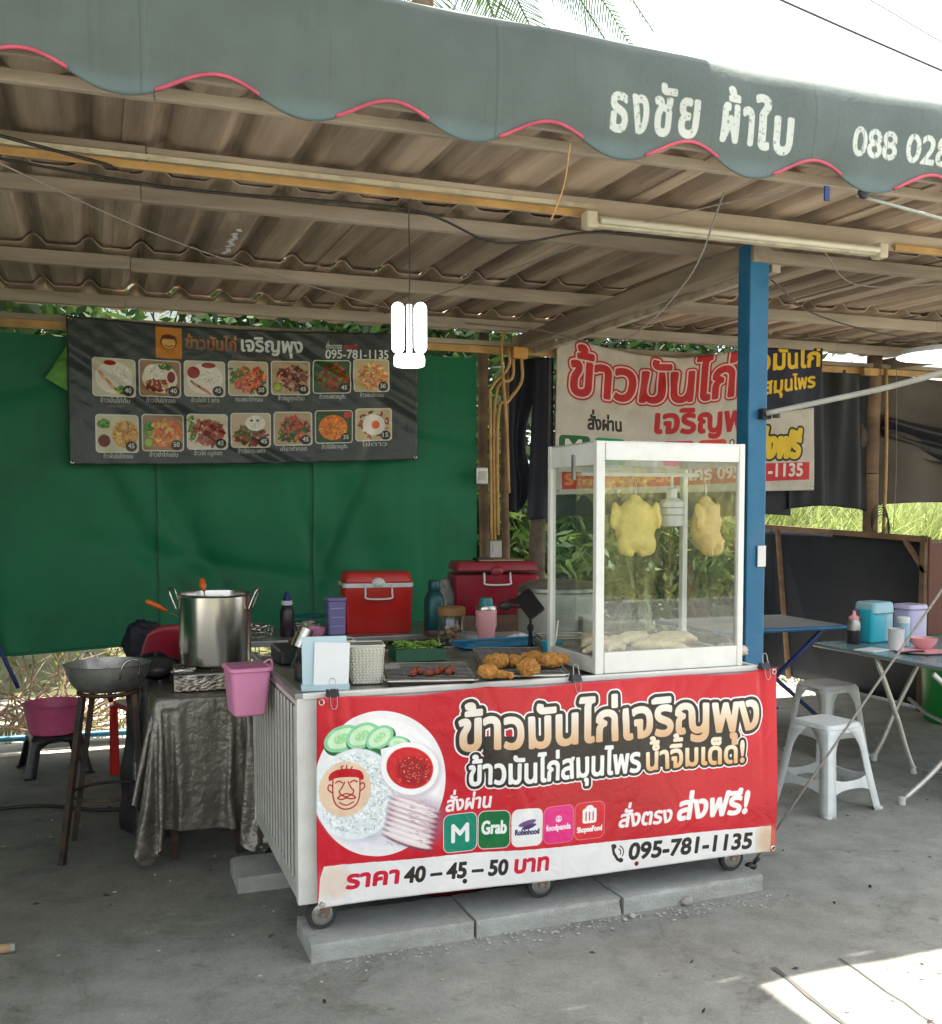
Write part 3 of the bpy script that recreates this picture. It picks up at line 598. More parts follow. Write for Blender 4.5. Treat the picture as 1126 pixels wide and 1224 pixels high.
def photo(k, x0, y0, x1, y1):
    cv.rrect(x0-7, y0-7, x1+7, y1+7, 24, (.86, .86, .82)); bgc = [(.80, .78, .66), (.62, .48, .36), (.84, .80, .70), (.78, .70, .58), (.70, .62, .48), (.16, .30, .10), (.78, .70, .52)][k % 7]
    cv.rrect(x0, y0, x1, y1, 18, bgc); cx, cy = (x0+x1)/2, (y0+y1)/2; W = x1-x0; H = y1-y0; e = W*.5
    sub = cv.a
    if k == 0:
        cv.ell(cx, cy, W*.46, H*.43, (.90, .88, .82)); rice(cx+W*.18, cy-H*.12, W*.25); 
        for i in range(6): cv.ell(cx-W*.28+i*W*.06, cy-H*.05+i*H*.07, W*.17, H*.045, [Pk, Tn, (.9, .75, .62)][i % 3], .9)
        scatter(cv, cx+W*.22, cy+H*.32, W*.18, H*.1, [Gr, (.4, .6, .25)], 20, 7, 13); cv.ell(cx-W*.1, y0+H*.1, W*.15, H*.07, Rr)
    elif k == 1:
        cv.ell(cx, cy, W*.44, H*.42, (.88, .84, .76)); rice(cx-W*.15, cy-H*.18, W*.24); scatter(cv, cx-W*.05, cy+H*.2, W*.3, H*.17, [Br, Tn, Rr], 60, 7, 14); cv.ell(cx+W*.28, cy-H*.05, W*.13, H*.2, (.9, .86, .8)); cv.ell(cx+W*.28, cy-H*.05, W*.10, H*.16, (.5, .06, .04))
        scatter(cv, cx+W*.15, y0+H*.15, W*.15, H*.08, [Gr], 12, 7, 13)
    elif k == 2:
        cv.ell(cx, cy, W*.46, H*.44, (.92, .90, .85)); rice(cx+W*.15, cy-H*.05, W*.25); cv.ell(cx-W*.28, cy-H*.18, W*.16, H*.17, Rr); cv.ell(cx+W*.1, y0+H*.1, W*.18, H*.08, Rr)
        for i in range(6): cv.ell(cx-W*.25+i*W*.06, cy+H*.16+i*H*.04, W*.15, H*.035, [Br, Tn, Pk][i % 3], .7)
    elif k in (3, 4, 5, 6, 8, 9, 11):
        pal = {3: [(.86, .34, .16), (.86, .5, .36), (.7, .16, .08), Gr], 4: [Br, Pk, (.80, .60, .50), (.3, .16, .1)], 5: [(.52, .18, .10), (.66, .28, .2), Br, (.35, .5, .15)], 6: [(.86, .58, .3), (.9, .72, .5), (.75, .42, .2)],
               8: [(.88, .72, .4), (.84, .6, .36), (.86, .42, .2)], 9: [(.58, .26, .2), (.44, .16, .12), (.72, .42, .34)], 11: [(.78, .3, .16), (.86, .46, .3), (.25, .36, .12), (.5, .14, .08)]}[k]
        scatter(cv, cx+W*.03, cy+H*.02, W*.40, H*.38, pal, 150, 8, 17, 2.6)
        if k in (4, 8): cv.ell(cx-W*.36, cy+H*.28, W*.13, H*.15, (.45, .58, .15)); cv.ell(cx-W*.36, cy+H*.28, W*.09, H*.11, (.66, .72, .3))
        if k == 8: scatter(cv, cx-W*.36, cy-H*.1, W*.1, H*.2, [Gr, (.35, .6, .2)], 18, 8, 14)
        if k in (3, 9): scatter(cv, cx-W*.40, cy-H*.1, W*.08, H*.35, [(.55, .66, .3), Gr], 18, 8, 14)
        if k in (11,): scatter(cv, cx-W*.2, cy+H*.25, W*.2, H*.12, [Gr, (.12, .24, .06)], 22, 8, 14)
    elif k == 7:
        cv.ell(cx+W*.2, cy+H*.02, W*.32, H*.38, (.82, .62, .30)); scatter(cv, cx+W*.18, cy, W*.28, H*.33, [(.80, .58, .24), (.70, .46, .18), (.88, .72, .4)], 120, 6, 11); cv.ell(cx-W*.32, cy+H*.2, W*.15, H*.17, (.42, .10, .06)); scatter(cv, cx-W*.32, cy-H*.28, W*.15, H*.14, [Gr, (.4, .6, .25)], 22, 8, 14)
    elif k == 10:
        scatter(cv, cx, cy+H*.15, W*.42, H*.28, [(.5, .2, .14), Br, (.62, .32, .26), Gr], 130, 8, 15); rice(cx+W*.12, cy-H*.22, W*.26); cv.ell(cx+W*.02, cy-H*.3, 10, 8, (.1, .3, .2)); cv.ell(cx+W*.18, cy-H*.3, 10, 8, (.1, .3, .2))
    elif k == 12:
        cv.ell(cx-W*.02, cy+H*.02, W*.40, H*.40, (.88, .46, .08)); scatter(cv, cx-W*.02, cy+H*.02, W*.36, H*.36, [(.90, .50, .08), (.84, .38, .05), (.94, .6, .18)], 130, 6, 12); cv.rrect(x1-W*.22, y0+H*.03, x1-W*.03, y0+H*.22, 12, (.82, .16, .16))
    elif k == 13:
        scatter(cv, cx, cy, W*.44, H*.42, [(.66, .3, .2), (.5, .2, .12), Wh], 70, 8, 15); cv.ell(cx, cy, W*.32, H*.34, (.93, .90, .86)); cv.ell(cx+W*.06, cy, W*.12, H*.14, (.88, .40, .06))
    px, py = x1-W*.16, y1-H*.15; cv.ell(px, py, 34, 34, (.10, .10, .10)); 
    cv.text({0: '40', 1: '40', 2: '45', 3: '50', 4: '45', 5: '45', 6: '50', 7: '45', 8: '50', 9: '45', 10: '45', 11: '45', 12: '35', 13: '15'}[k], px-19, py+12, 23, [(1.2, (.85, .85, .82))], x1=px+19)
caps = ['ข้าวมันไก่ต้ม', 'ข้าวมันไก่ทอด', 'ข้าวมันไก่ 2 อย่าง', 'กระเพราไก่กรอบ', 'ข้าวหมูกระเทียม', 'ข้าวกระเพราหมูสับ', 'ข้าวผัดไก่กรอบ', 'ข้าวผัดมันไก่กรอบ', 'ข้าวยำไก่แซ่บ', 'ข้าวไก่ หมูทอด', 'ข้าวไก่กระเพรา', 'เกี๊ยวซ่าทอด', 'ข้าวไข่เจียวหมูสับ', 'ไข่ดาว']
for k in range(14):
    r, c = divmod(k, 7); t = c/6
    x0 = (151+c*277.5) if r == 0 else (164+c*277.5); y0 = (252-55*t) if r == 0 else (611-57*t)
    wq = (274-3*t) if r == 0 else 270; wq = 262; hq = (243-10*t)
    photo(k, x0, y0, x0+wq-16, y0+hq-10)
    cv.text(caps[k], x0+wq*.5-92, y0+hq+34, 22, [(1.0, (.72, .73, .70))], x1=x0+wq*.5+84)
    if k < 3: cv.text('เลือกได้', x0+wq*.5-50, y0+hq+66, 12, [(.6, (.62, .42, .3))], x1=x0+wq*.5+50)
mim = cv.image('menu_print')
def cloth_banner(name, X0, X1, zt, zb, Y, fn, im, label, nu=160, nv=70, rough=.4, bump=.35, bs=9, holes=True, cat='banner', dirt=.12):
    t = empty(name, ((X0+X1)/2, Y, 0), label=label, cat=cat)
    def g(u, v):
        zl = zb(u) if callable(zb) else zb; zh = zt(u) if callable(zt) else zt; return Vector((X0+u*(X1-X0), Y+fn(u, v), zl+(zh-zl)*v))
    zb0 = zb(.5) if callable(zb) else zb; t.location.z = zb0; off = Vector(((X0+X1)/2, Y, zb0))
    mb = MB().grid(lambda u, v: g(u, v)-off, nu, nv); o = mb.build('vinyl_sheet', print_mat(name+'_vinyl', im, rough, bump, bs, dirt), t, smooth=True, uv=True, solid=.0015)
    if holes:
        for u in (.008, .992):
            for v in (.02, .98):
                p = g(u, v)-off; X = Matrix.Translation(p+Vector((0, -.006, 0))) @ Matrix.Rotation(R(90), 4, 'X'); mb = MB(); mb.tube([X @ Vector((.009*math.cos(a*.7854), .009*math.sin(a*.7854), 0)) for a in range(8)], .003, 5, closed=True); mb.build('eyelet', M['steel'], t)
    return t
def mfold(u, v):
    y = .012*math.sin(u*7)+.006*math.sin(u*19+v*3)
    for (a, b, c, w_, am) in ((.10, .55, 0, .030, .016), (.05, .40, 0, .025, .012), (.93, -.25, 0, .02, .014), (.97, -.40, 0, .018, .012), (.02, .22, 0, .02, .012), (.5, .06, 0, .05, .006)):
        d = (u-a-b*(1-v)*.35)/w_; y += am*math.exp(-d*d)*(.3+.7*abs(v-.5)*1.4)
    for k in range(7): y += .003*math.sin(u*(23+k*9)+v*(11+7*k)+k)*.6
    return y
menu = cloth_banner('menu_banner', -.14, 2.13, lambda u: 2.785+.02*u-.035*math.sin(u*3.14), lambda u: 1.862+.07*u-.012*math.sin(u*3.14), 6.90, mfold, mim, 'dark green menu banner with fourteen food photos hung on the green tarpaulin', bump=.5, bs=7, rough=.36)

# ------------------------------------------------------------------ white and navy banners at right
cv = Canvas(2280, 1170, (.80, .77, .72), .55); Rd = (.74, .07, .10); Bk = (.12, .10, .09)
for k in range(120): cv.ell(rnd.uniform(0, 2270), rnd.uniform(0, 1170), rnd.uniform(40, 300), rnd.uniform(30, 120), (.70, .66, .60), al=.12, soft=20)
cv.text('ข้าวมันไก่', 110, 410, 232, [(40, Rd), (26, (.86, .80, .76)), (13, Rd)], x1=1500, slant=.08, rise=50)
cv.text('เจริญพุง', 830, 650, 150, [(11, Rd)], x1=1740, slant=.05, rise=-10)
cv.text('สั่งผ่าน', 262, 665, 75, [(5, Bk)], x1=545, rise=8)
for k, (a, c_) in enumerate(((30, (.02, .38, .2)), (320, (.1, .6, .35)), (610, (.85, .85, .85)), (900, (.85, .2, .5)), (1190, (.85, .25, .15)))): cv.rrect(a, 722, a+250, 940, 30, c_)
cv.text('M', 90, 890, 100, [(9, Wh)], x1=210); cv.text('Grab', 350, 870, 60, [(5, Wh)], x1=540)
cv.text('ส่งฟรี', 1700, 895, 150, [(34, Bk), (17, (.90, .76, .12))], x1=2120, slant=.15, rise=8)
cv.text('ส่งตรง', 1440, 895, 90, [(20, Bk), (9, Wh)], x1=1660, slant=.15)
cv.poly([(55, 985), (2230, 930), (2230, 1078), (55, 1130)], (.78, .09, .16))
cv.text('ราคา 40-45-50', 85, 1095, 72, [(6, (.93, .55, .08))], x1=990, rise=25); cv.text('โทร 095-781-1135', 1110, 1064, 78, [(5, (.9, .86, .84))], x1=2160, rise=18)
wim = cv.image('white_banner_print')
def wf(u, v):
    y = .03*math.sin(u*5+1)+.010*math.sin(u*17+v*5)
    for (a, b, w_, am) in ((.35, .9, .03, .018), (.45, -.9, .035, .02), (.28, .5, .02, .012), (.62, .55, .03, .015), (.7, -.4, .025, .01)):
        d = (u-a-b*(1-v)*.5)/w_; y += am*math.exp(-d*d)*v**1.5
    return y
cloth_banner('white_banner', 3.18, 5.44, lambda u: 2.84-.11*math.sin(min(1, u*1.25)*3.14)**1.5, lambda u: 1.69+.045*u, 6.86, wf, wim, 'white chicken rice banner with red lettering hanging behind the glass cabinet', bump=.55, bs=6, rough=.6, dirt=.2)
cv = Canvas(620, 480, (.05, .06, .19), .6); Yl = (.93, .76, .12)
cv.text('ข้าวมันไก่', -215, 165, 105, [(8, Yl)], x1=590, rise=22); cv.text('สมุนไพร', 50, 330, 80, [(6, Yl)], x1=560, rise=18)
nim = cv.image('navy_banner_print')
cloth_banner('navy_banner', 4.88, 5.46, lambda u: 2.83+.03*u, lambda u: 2.31+.09*u, 6.80, lambda u, v: .012*math.sin(u*9+v*2), nim, 'short navy banner with yellow Thai lettering overlapping the white banner', nu=50, nv=30, bump=.3, rough=.6, holes=False)
# dark shade cloths
def drape(name, X0, X1, zt, zb, Y, fn, m, label, cat='shade cloth', nu=60, nv=50, solid=.003):
    t = MB().grid(lambda u, v: (X0(v)+(X1(v)-X0(v))*u if callable(X0) else X0+(X1-X0)*u, Y+fn(u, v), (zb(u)+((zt(u) if callable(zt) else zt)-zb(u))*v)), nu, nv).build(name, m, smooth=True, solid=solid); return tag(t, label, cat)
drape('black_shade_cloth', 5.30, 6.16, 2.72, lambda u: 1.58+.03*math.sin(u*4), 6.97, lambda u, v: .03*math.sin(u*14+v*2)+.015*math.sin(u*31), M['darktarp'], 'black cloth hanging between the white banner and the timber post')
drape('brown_shade_cloth', 6.0, 8.8, lambda u: 2.74-.05*math.sin(u*3.1), lambda u: 1.60+.04*math.sin(u*5)+(.0 if u < .4 else (u-.4)*.5), 7.06, lambda u, v: .05*math.sin(v*9+u*6)*math.exp(-((v-.55)/.3)**2)*2+.02*math.sin(u*25), M['browntarp'], 'brown shade cloth sagging in swags right of the timber post')
drape('black_swag', 6.25, 8.8, lambda u: 2.38-.10*math.sin(u*3.14)-.12*u, lambda u: 2.14-.28*math.sin(u*3.14*.9)+.02*u, 6.97, lambda u, v: .05*math.sin(v*14)+.02*math.sin(u*12), M['darktarp'], 'black cloth gathered in a sagging band across the brown shade cloth')
drape('torn_shade_cloth', lambda v: 2.86+.0*v, lambda v: 3.02+.24*max(0, v-.35)+.03*math.sin(v*9), 2.70, lambda u: 1.52+.10*u+.03*math.sin(u*7), 7.08, lambda u, v: .025*math.sin(u*11+v*3), M['navyfabric'], 'torn black cloth hanging beside the conduits at the end of the green tarpaulin')
drape('hanging_black_cloth', lambda v: 3.0+.06*v, lambda v: 3.22+0*v, 2.70, lambda u: 1.50+.02*u, 7.0, lambda u, v: .02*math.sin(u*8), M['navyfabric'], 'narrow black cloth hanging at the left edge of the white banner')
drape('under_banner_cloth', 3.22, 5.34, 1.80, lambda u: 1.52+.02*math.sin(u*9), 7.02, lambda u, v: .02*math.sin(u*24), M['darktarp'], 'black cloth showing below the white banner')
# ------------------------------------------------------------------ kerb slabs under the cart
def slab(x0, x1, y, rz, lab, d=.27, h=.065):
    mb = MB(); n = 14
    t = MB(); L_ = x1-x0; sd = x0*7
    def pt(i, j, k, na, nb, nc):
        p = Vector((-L_/2+L_*i/na, -d/2+d*j/nb, h*k/nc)); e = (i in (0, na))+(j in (0, nb))+(k == nc); q = p*18+Vector((sd, 0, 0)); q2 = p*55+Vector((sd, 3, 0))
        r_ = (.0016+.0035*(e > 1))*mnoise.noise(q2)-(max(0, mnoise.noise(q)-.25)*.028 if e > 1 else 0)-.003*(e > 1); c_ = p-Vector((0, 0, h*.4)); c_.x *= .1
        if k == 0: r_ = 0
        return p+c_.normalized()*r_
    na, nb, nc = int(L_/.012), 18, 6; idx = {}
    def gv(i, j, k):
        if (i, j, k) not in idx: idx[i, j, k] = len(t.v); t.v.append(tuple(pt(i, j, k, na, nb, nc)))
        return idx[i, j, k]
    for i in range(na):
        for j in range(nb): t.f.append((gv(i, j, nc), gv(i+1, j, nc), gv(i+1, j+1, nc), gv(i, j+1, nc)))
        for k in range(nc): t.f += [(gv(i, 0, k), gv(i+1, 0, k), gv(i+1, 0, k+1), gv(i, 0, k+1)), (gv(i+1, nb, k), gv(i, nb, k), gv(i, nb, k+1), gv(i+1, nb, k+1))]
    for j in range(nb):
        for k in range(nc): t.f += [(gv(0, j+1, k), gv(0, j, k), gv(0, j, k+1), gv(0, j+1, k+1)), (gv(na, j, k), gv(na, j+1, k), gv(na, j+1, k+1), gv(na, j, k+1))]
    return simple('concrete_slab', t, M['concrete_slab'], lab, 'slab', ((x0+x1)/2, y, GZ), 'concrete slabs under the cart wheels', auto=True)
s1 = slab(.672, 1.268, 3.565, 0, 'concrete slab under the front left cart wheel'); s2 = slab(1.276, 1.872, 3.572, 0, 'middle concrete slab under the central cart wheel'); s3 = slab(1.88, 2.535, 3.59, 0, 'concrete slab at the right end beside the pebble'); s2.rotation_euler.z = R(1); s3.rotation_euler.z = R(2.5)
s4 = slab(.52, 1.1, 4.30, 0, 'concrete slab under the rear left corner of the cart')

# ------------------------------------------------------------------ the food cart
CX0, CX1, CY0, CY1, CZ0, CZ1 = .645, 2.59, 3.50, 4.58, .215, .945
cart = empty('food_cart', (1.6, 4.04, .1), label='white slatted aluminium food cart on castors behind the red banner', cat='food cart'); CO = Vector((1.6, 4.04, .1))
def cp(mb, name, m, **k): return part(mb, name, m, cart, CO, **k)
for x, y in ((CX0+.04, CY0+.02), (CX1-.02, CY0+.02), (CX0+.02, CY1-.02), (CX1-.02, CY1-.02)):
    cp(MB().box((x, y, (CZ0+CZ1)/2), (.085 if x < 1 and y < 4 else .04, .04, CZ1-CZ0)), 'corner_post', M['white_frame'], bevel=.004)
for z, hh in ((CZ0+.03, .06), (CZ1-.02, .035)):
    cp(MB().box(((CX0+CX1)/2, CY0+.018, z), (CX1-CX0-.1, .03, hh)), 'rail', M['white_frame'], bevel=.003)
    for x in (CX0+.018, CX1-.018): cp(MB().box((x, (CY0+CY1)/2, z), (.03, CY1-CY0-.085, hh)), 'rail', M['white_frame'] if z > .5 else M['slat'], bevel=.003)
    cp(MB().box(((CX0+CX1)/2, CY1-.018, z), (CX1-CX0-.1, .03, hh)), 'rail', M['white_frame'], bevel=.003)
sl = None; n = 15
for i in range(n):
    y = CY0+.075+(CY1-CY0-.13)*i/(n-1)
    mb = MB().box((0, 0, 0), (.005, .032, CZ1-CZ0-.105)); 
    if sl is None: sl = cp(mb, 'slat', M['slat'], bevel=.0015); sl.data.transform(Matrix.Translation(CO)); sl.location = (CX0+.0035-CO.x, y-CO.y, (CZ0+CZ1)/2+.01-CO.z)
    else: c = sl.copy(); C.objects.link(c); c.location.y = y-CO.y
for i in range(n):
    c = sl.copy(); C.objects.link(c); c.location.y = CY0+.075+(CY1-CY0-.13)*i/(n-1)-CO.y; c.location.x = CX1-.0035-CO.x
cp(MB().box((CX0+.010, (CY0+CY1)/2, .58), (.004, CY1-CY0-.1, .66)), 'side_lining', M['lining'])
cp(MB().box((CX1-.010, (CY0+CY1)/2, .58), (.004, CY1-CY0-.1, .66)), 'side_lining', M['grey_metal'])
cp(MB().box(((CX0+CX1)/2, CY0+.03, .58), (CX1-CX0-.13, .006, .66)), 'front_panel', M['slat'])
cp(MB().box(((CX0+CX1)/2, (CY0+CY1)/2, CZ1-.012), (CX1-CX0-.01, CY1-CY0-.01, .018)), 'counter_top', M['steel_dull'], bevel=.003)
cp(MB().box((CX0+.006, (CY0+CY1)/2, CZ1+.002), (.03, CY1-CY0, .022)), 'counter_edge', M['grey_metal'], bevel=.004)
cp(MB().box(((CX0+CX1)/2, CY0+.004, CZ1+.002), (CX1-CX0-.035, .022, .022)), 'counter_edge', M['white_frame'], bevel=.004)
cp(MB().box(((CX0+CX1)/2, (CY0+CY1)/2, CZ0+.006), (CX1-CX0-.1, CY1-CY0-.1, .01)), 'floor_pan', M['grey_metal'])
def caster(x, y, a):
    t = cp(MB().lathe([(.052, -.013), (.055, -.008), (.055, .008), (.052, .013)], (0, 0, 0), 24, Matrix.Translation((x, y, .155)) @ Matrix.Rotation(a, 4, 'Z') @ Matrix.Rotation(R(90), 4, 'X')), 'caster', M['rubber'], auto=True)
    def sub(mb, nm, m): o = part(mb, nm, m, t, CO, auto=True); return o
    X = Matrix.Translation((x, y, .155)) @ Matrix.Rotation(a, 4, 'Z') @ Matrix.Rotation(R(90), 4, 'X')
    sub(MB().lathe([(.036, -.0155), (.038, -.0145), (.038, .0145), (.036, .0155)], (0, 0, 0), 24, X), 'rim', M['steel'])
    sub(MB().lathe([(.028, -.0175), (.030, -.0165), (.030, .0165), (.028, .0175)], (0, 0, 0), 20, X), 'hub', M['grey_metal']); sub(MB().lathe([(.009, -.026), (.009, .026)], (0, 0, 0), 10, X), 'axle', M['steel'])
    Z = Matrix.Translation((x, y, 0)) @ Matrix.Rotation(a, 4, 'Z'); mb = MB()
    for s_ in (-1, 1): mb.add(*_bx(.035, .003, .07), Z @ Matrix.Translation((.012, s_*.021, .180)) @ Matrix.Rotation(R(20), 4, 'Y'))
    mb.add(*_bx(.055, .05, .006), Z @ Matrix.Translation((.02, 0, .211))); sub(mb, 'fork', mat_rust)
mat_rust = mat('rusty_zinc', (.26, .17, .13), .6, .4, .3, 20)
for x in (.735, 1.585, 2.445): caster(x, 3.56, R(random.uniform(-8, 8)))
for x in (.735, 2.50): caster(x, 4.45, R(random.uniform(-30, 30)))
simple('storage_sack', MB().ell((0, 0, .06), (.20, .1, .06)).ell((.3, .02, .05), (.16, .09, .05)), M['maroon'], 'dark red sack lying on the ground under the middle of the cart', 'sack', (1.35, 3.86, GZ), smooth=True)

# ------------------------------------------------------------------ the printed cart banner
cv = Canvas(1885, 745, (.775, .08, .165), .95); P_ = cv
Bn = (.17, .14, .13); Wt = (.93, .92, .92); Go = ((.92, .89, .85), (.84, .68, .52)); Rd = (.80, .08, .20)
for k in range(70): cv.ell(rnd.uniform(0, 1885), rnd.uniform(0, 745), rnd.uniform(60, 300), rnd.uniform(30, 120), rnd.choice([(.82, .15, .20), (.64, .05, .10)]), al=.16, soft=30)
# plate
cv.ell(228, 318, 238, 266, (.93, .92, .93)); cv.ell(232, 320, 214, 240, (.96, .955, .955), soft=8)
for (x, y, r, a) in ((88, 148, 66, -.4), (160, 140, 62, -.5), (222, 148, 56, -.6), (290, 172, 40, .1)):
    cv.ell(x+4, y+8, r+4, r*.72+4, (.06, .34, .17), a); cv.ell(x, y, r, r*.68, (.55, .80, .62), a); cv.ell(x, y, r*.8, r*.5, (.80, .92, .78), a); cv.ell(x, y, r*.45, r*.24, (.62, .85, .62), a)
    for q in range(7): cv.ell(x+r*.3*math.cos(q*.9), y+r*.16*math.sin(q*.9), 4, 2, (.88, .93, .78), q)
cv.ell(215, 215, 45, 26, (.08, .38, .18), .3)
cv.ell(232, 490, 130, 60, (.84, .83, .90), soft=30, al=.6); cv.ell(150, 360, 152, 168, (.70, .70, .76), soft=26, al=.5); cv.ell(140, 350, 150, 165, (.90, .93, .94), soft=5); scatter(cv, 145, 350, 138, 150, [(.97, .98, .98), (.82, .86, .88), (.93, .95, .95), (.86, .90, .93)], 1500, 2.2, 5.2, 3.5)
cv.ell(360, 470, 112, 92, (.62, .50, .60), .25, soft=40, al=.55)
for i in range(8):
    x, y = 352-i*4, 402+i*19
    cv.ell(x+3, y+9, 98, 15, (.42, .26, .32), .42, soft=5, al=.8); cv.ell(x, y, 97, 14, rnd.choice([(.86, .78, .80), (.80, .70, .72), (.90, .84, .84)]), .42, soft=3); cv.ell(x-8, y-4, 80, 6, (.95, .91, .92), .42, soft=4)
    for q in range(10): cv.ell(x+rnd.uniform(-80, 80), y+rnd.uniform(-30, 30)*.5+4, rnd.uniform(4, 14), 1.6, (.66, .52, .56), .42+rnd.uniform(-.2, .2), al=.6)
# sauce bowl
cv.poly([(225, 190), (300, 175), (380, 195), (430, 240), (440, 300), (410, 350), (345, 365), (280, 340), (238, 290)], (.95, .95, .95))
cv.ell(338, 276, 116, 100, (.74, .68, .74), .5, soft=14, al=.55); cv.ell(333, 268, 110, 94, (.96, .96, .96), .5); cv.ell(333, 266, 90, 74, (.80, .10, .14), .5, soft=3); cv.ell(345, 280, 66, 50, (.62, .05, .10), .5, soft=20)
for _ in range(60): cv.ell(rnd.uniform(290, 405), rnd.uniform(225, 320), 2.6, 2.0, (.93, .66, .5), al=.8)
# the shop's emblem: a simple line face on a cream disc
cv.ell(100, 330, 92, 100, (.90, .79, .68), soft=6); Lc = (.66, .05, .12)

def sp(p, wd, c): cv.line([(v.x, v.y) for v in curve([(a, b, 0) for a, b in p], 6)], wd, c)
sp([(57, 292), (57, 345), (66, 380), (90, 400), (120, 400), (144, 380), (152, 345), (152, 292)], 4.5, Lc)
cv.poly([(v.x, v.y) for v in curve([(44, 298), (42, 280), (58, 264), (100, 256), (148, 264), (164, 282), (162, 300), (140, 290), (100, 286), (64, 290), (44, 298)], 5)], (.75, .04, .12))
sp([(90, 260), (86, 250), (92, 246)], 4, Lc); sp([(104, 258), (104, 244)], 4, Lc); sp([(118, 260), (124, 250)], 4, Lc)
for sx in (-1, 1): sp([(104+sx*49, 316), (104+sx*60, 310), (104+sx*64, 326), (104+sx*50, 340)], 4, Lc); sp([(104+sx*14, 306), (104+sx*26, 300), (104+sx*38, 306)], 4.5, Lc)
sp([(98, 304), (88, 325), (80, 338), (88, 350), (104, 346), (122, 350), (130, 338), (120, 325), (110, 304)], 4, Lc)
sp([(74, 362), (86, 352), (104, 358), (122, 352), (136, 362), (122, 366), (104, 362), (86, 367), (74, 362)], 4.5, Lc); sp([(80, 378), (104, 388), (130, 377)], 4, Lc)
# big words
T1 = dict(x0=518, base=225, h=104, x1=1795, rise=-4); T2 = dict(x0=556, base=358, h=68, x1=1255)
cv.poly([(600, 200), (1700, 215), (1690, 330), (1500, 370), (620, 370)], Bn)
cv.text('ข้าวมันไก่เจริญพุง', layers=[(26, Wt), (20, Bn)], **T1)
cv.text('ข้าวมันไก่สมุนไพร', layers=[(19, Wt), (14, Bn)], **T2); cv.text('น้ำจิ้มเด็ด!', 1285, 358, 64, [(19, Wt), (14, Bn)], x1=1725)
cv.poly([(600, 180), (1690, 190), (1680, 320), (1500, 350), (620, 362)], Bn)
cv.text('ข้าวมันไก่เจริญพุง', layers=[(6.5, Go)], **T1); cv.text('ข้าวมันไก่สมุนไพร', layers=[(3.8, Wt)], **T2); cv.text('น้ำจิ้มเด็ด!', 1285, 358, 64, [(3.8, ((.93, .86, .76), (.86, .66, .44)))], x1=1725)
cv.text('สั่งผ่าน', 468, 445, 38, [(2.6, Wt)], x1=636, slant=.12)
ic = [(461, 585, (.02, .52, .42)), (593, 713, (.02, .42, .22)), (723, 842, (.90, .90, .90)), (851, 972, (.88, .16, .50)), (981, 1104, (.82, .12, .18))]
for i, (a, b, c) in enumerate(ic): cv.rrect(a-3, 457, b+3, 602, 26, (.93, .82, .82) if i < 3 else (.88, .45, .5)); cv.rrect(a, 460, b, 599, 24, c)
cv.line([(496, 560), (496, 502), (523, 534), (550, 502), (550, 560)], 15, Wt)
cv.text('Grab', 606, 545, 36, [(3, Wt)], x1=700)
cv.ell(783, 512, 36, 10, (.45, .28, .50), -.25); cv.ell(790, 526, 30, 8, (.25, .2, .4), -.25); cv.text('Robinhood', 736, 556, 15, [(1.6, (.25, .2, .38))], x1=832)
cv.ell(911, 508, 13, 13, (.95, .8, .88)); cv.ell(905, 506, 3, 3, (.8, .1, .4)); cv.ell(917, 506, 3, 3, (.8, .1, .4)); cv.text('foodpanda', 860, 551, 16, [(1.6, (.96, .85, .9))], x1=962)
cv.rrect(1012, 482, 1072, 540, 10, Wt); cv.ell(1042, 482, 17, 12, Wt)
for x in (1027, 1042, 1057): cv.line([(x, 498), (x, 528)], 5, (.82, .12, .18))
cv.text('ShopeeFood', 990, 572, 15, [(1.6, Wt)], x1=1096)
cv.text('สั่งตรง', 1170, 570, 46, [(3.2, Wt)], x1=1398, slant=.15, rise=-3); cv.text('ส่งฟรี!', 1428, 570, 66, [(5.4, Wt)], x1=1742, slant=.15, rise=0)
cv.poly([(24, 600), (1860, 636), (1860, 745), (0, 745), (10, 640)], (.91, .90, .90)); cv.ell(60, 660, 60, 60, (.86, .74, .62), al=.5, soft=40); cv.ell(1850, 690, 60, 60, (.80, .62, .45), al=.6, soft=50)
cv.text('ราคา', 104, 690, 44, [(4, Rd)], x1=288, slant=.12); cv.text('40 – 45 – 50', 312, 692, 41, [(3.4, Bn)], x1=704, slant=.12, rise=-10); cv.text('บาท', 735, 700, 46, [(4, Rd)], x1=868, slant=.1)
cv.text('095-781-1135', 1214, 702, 47, [(3.4, Bn)], x1=1768, slant=.12, rise=-18); cv.ell(540, 712, 9, 9, Bn); cv.ell(1250, 722, 9, 9, (.5, .1, .1))
cv.line([(1144, 640), (1150, 670), (1166, 695), (1180, 702)], 11, Bn); cv.ell(1150, 643, 11, 9, Bn, .5); cv.ell(1180, 700, 11, 9, Bn, .3)
for r in (14, 26): cv.line([(1166+r*math.cos(a), 668+r*math.sin(a)) for a in (-1.2, -.8, -.4, 0, .4, .7)], 4, Bn)
bim = cv.image('cart_print')
def bf(u, v):
    y = .006*math.sin(u*9+1)+.004*math.sin(u*23+v*4)*(.4+v)+.005*math.sin(v*5+u*3)
    for (a, b, w_, am) in ((.03, .02, .008, .006), (.06, .05, .01, .005), (.46, -.25, .012, .004), (.62, .2, .012, .005), (.33, .15, .01, .004), (.85, -.3, .015, .005), (.96, .01, .008, .007), (.72, -.5, .02, .005)):
        d = (u-a-b*(1-v))/w_; y += am*math.exp(-d*d)*(.3+.7*v)
    return y-.006
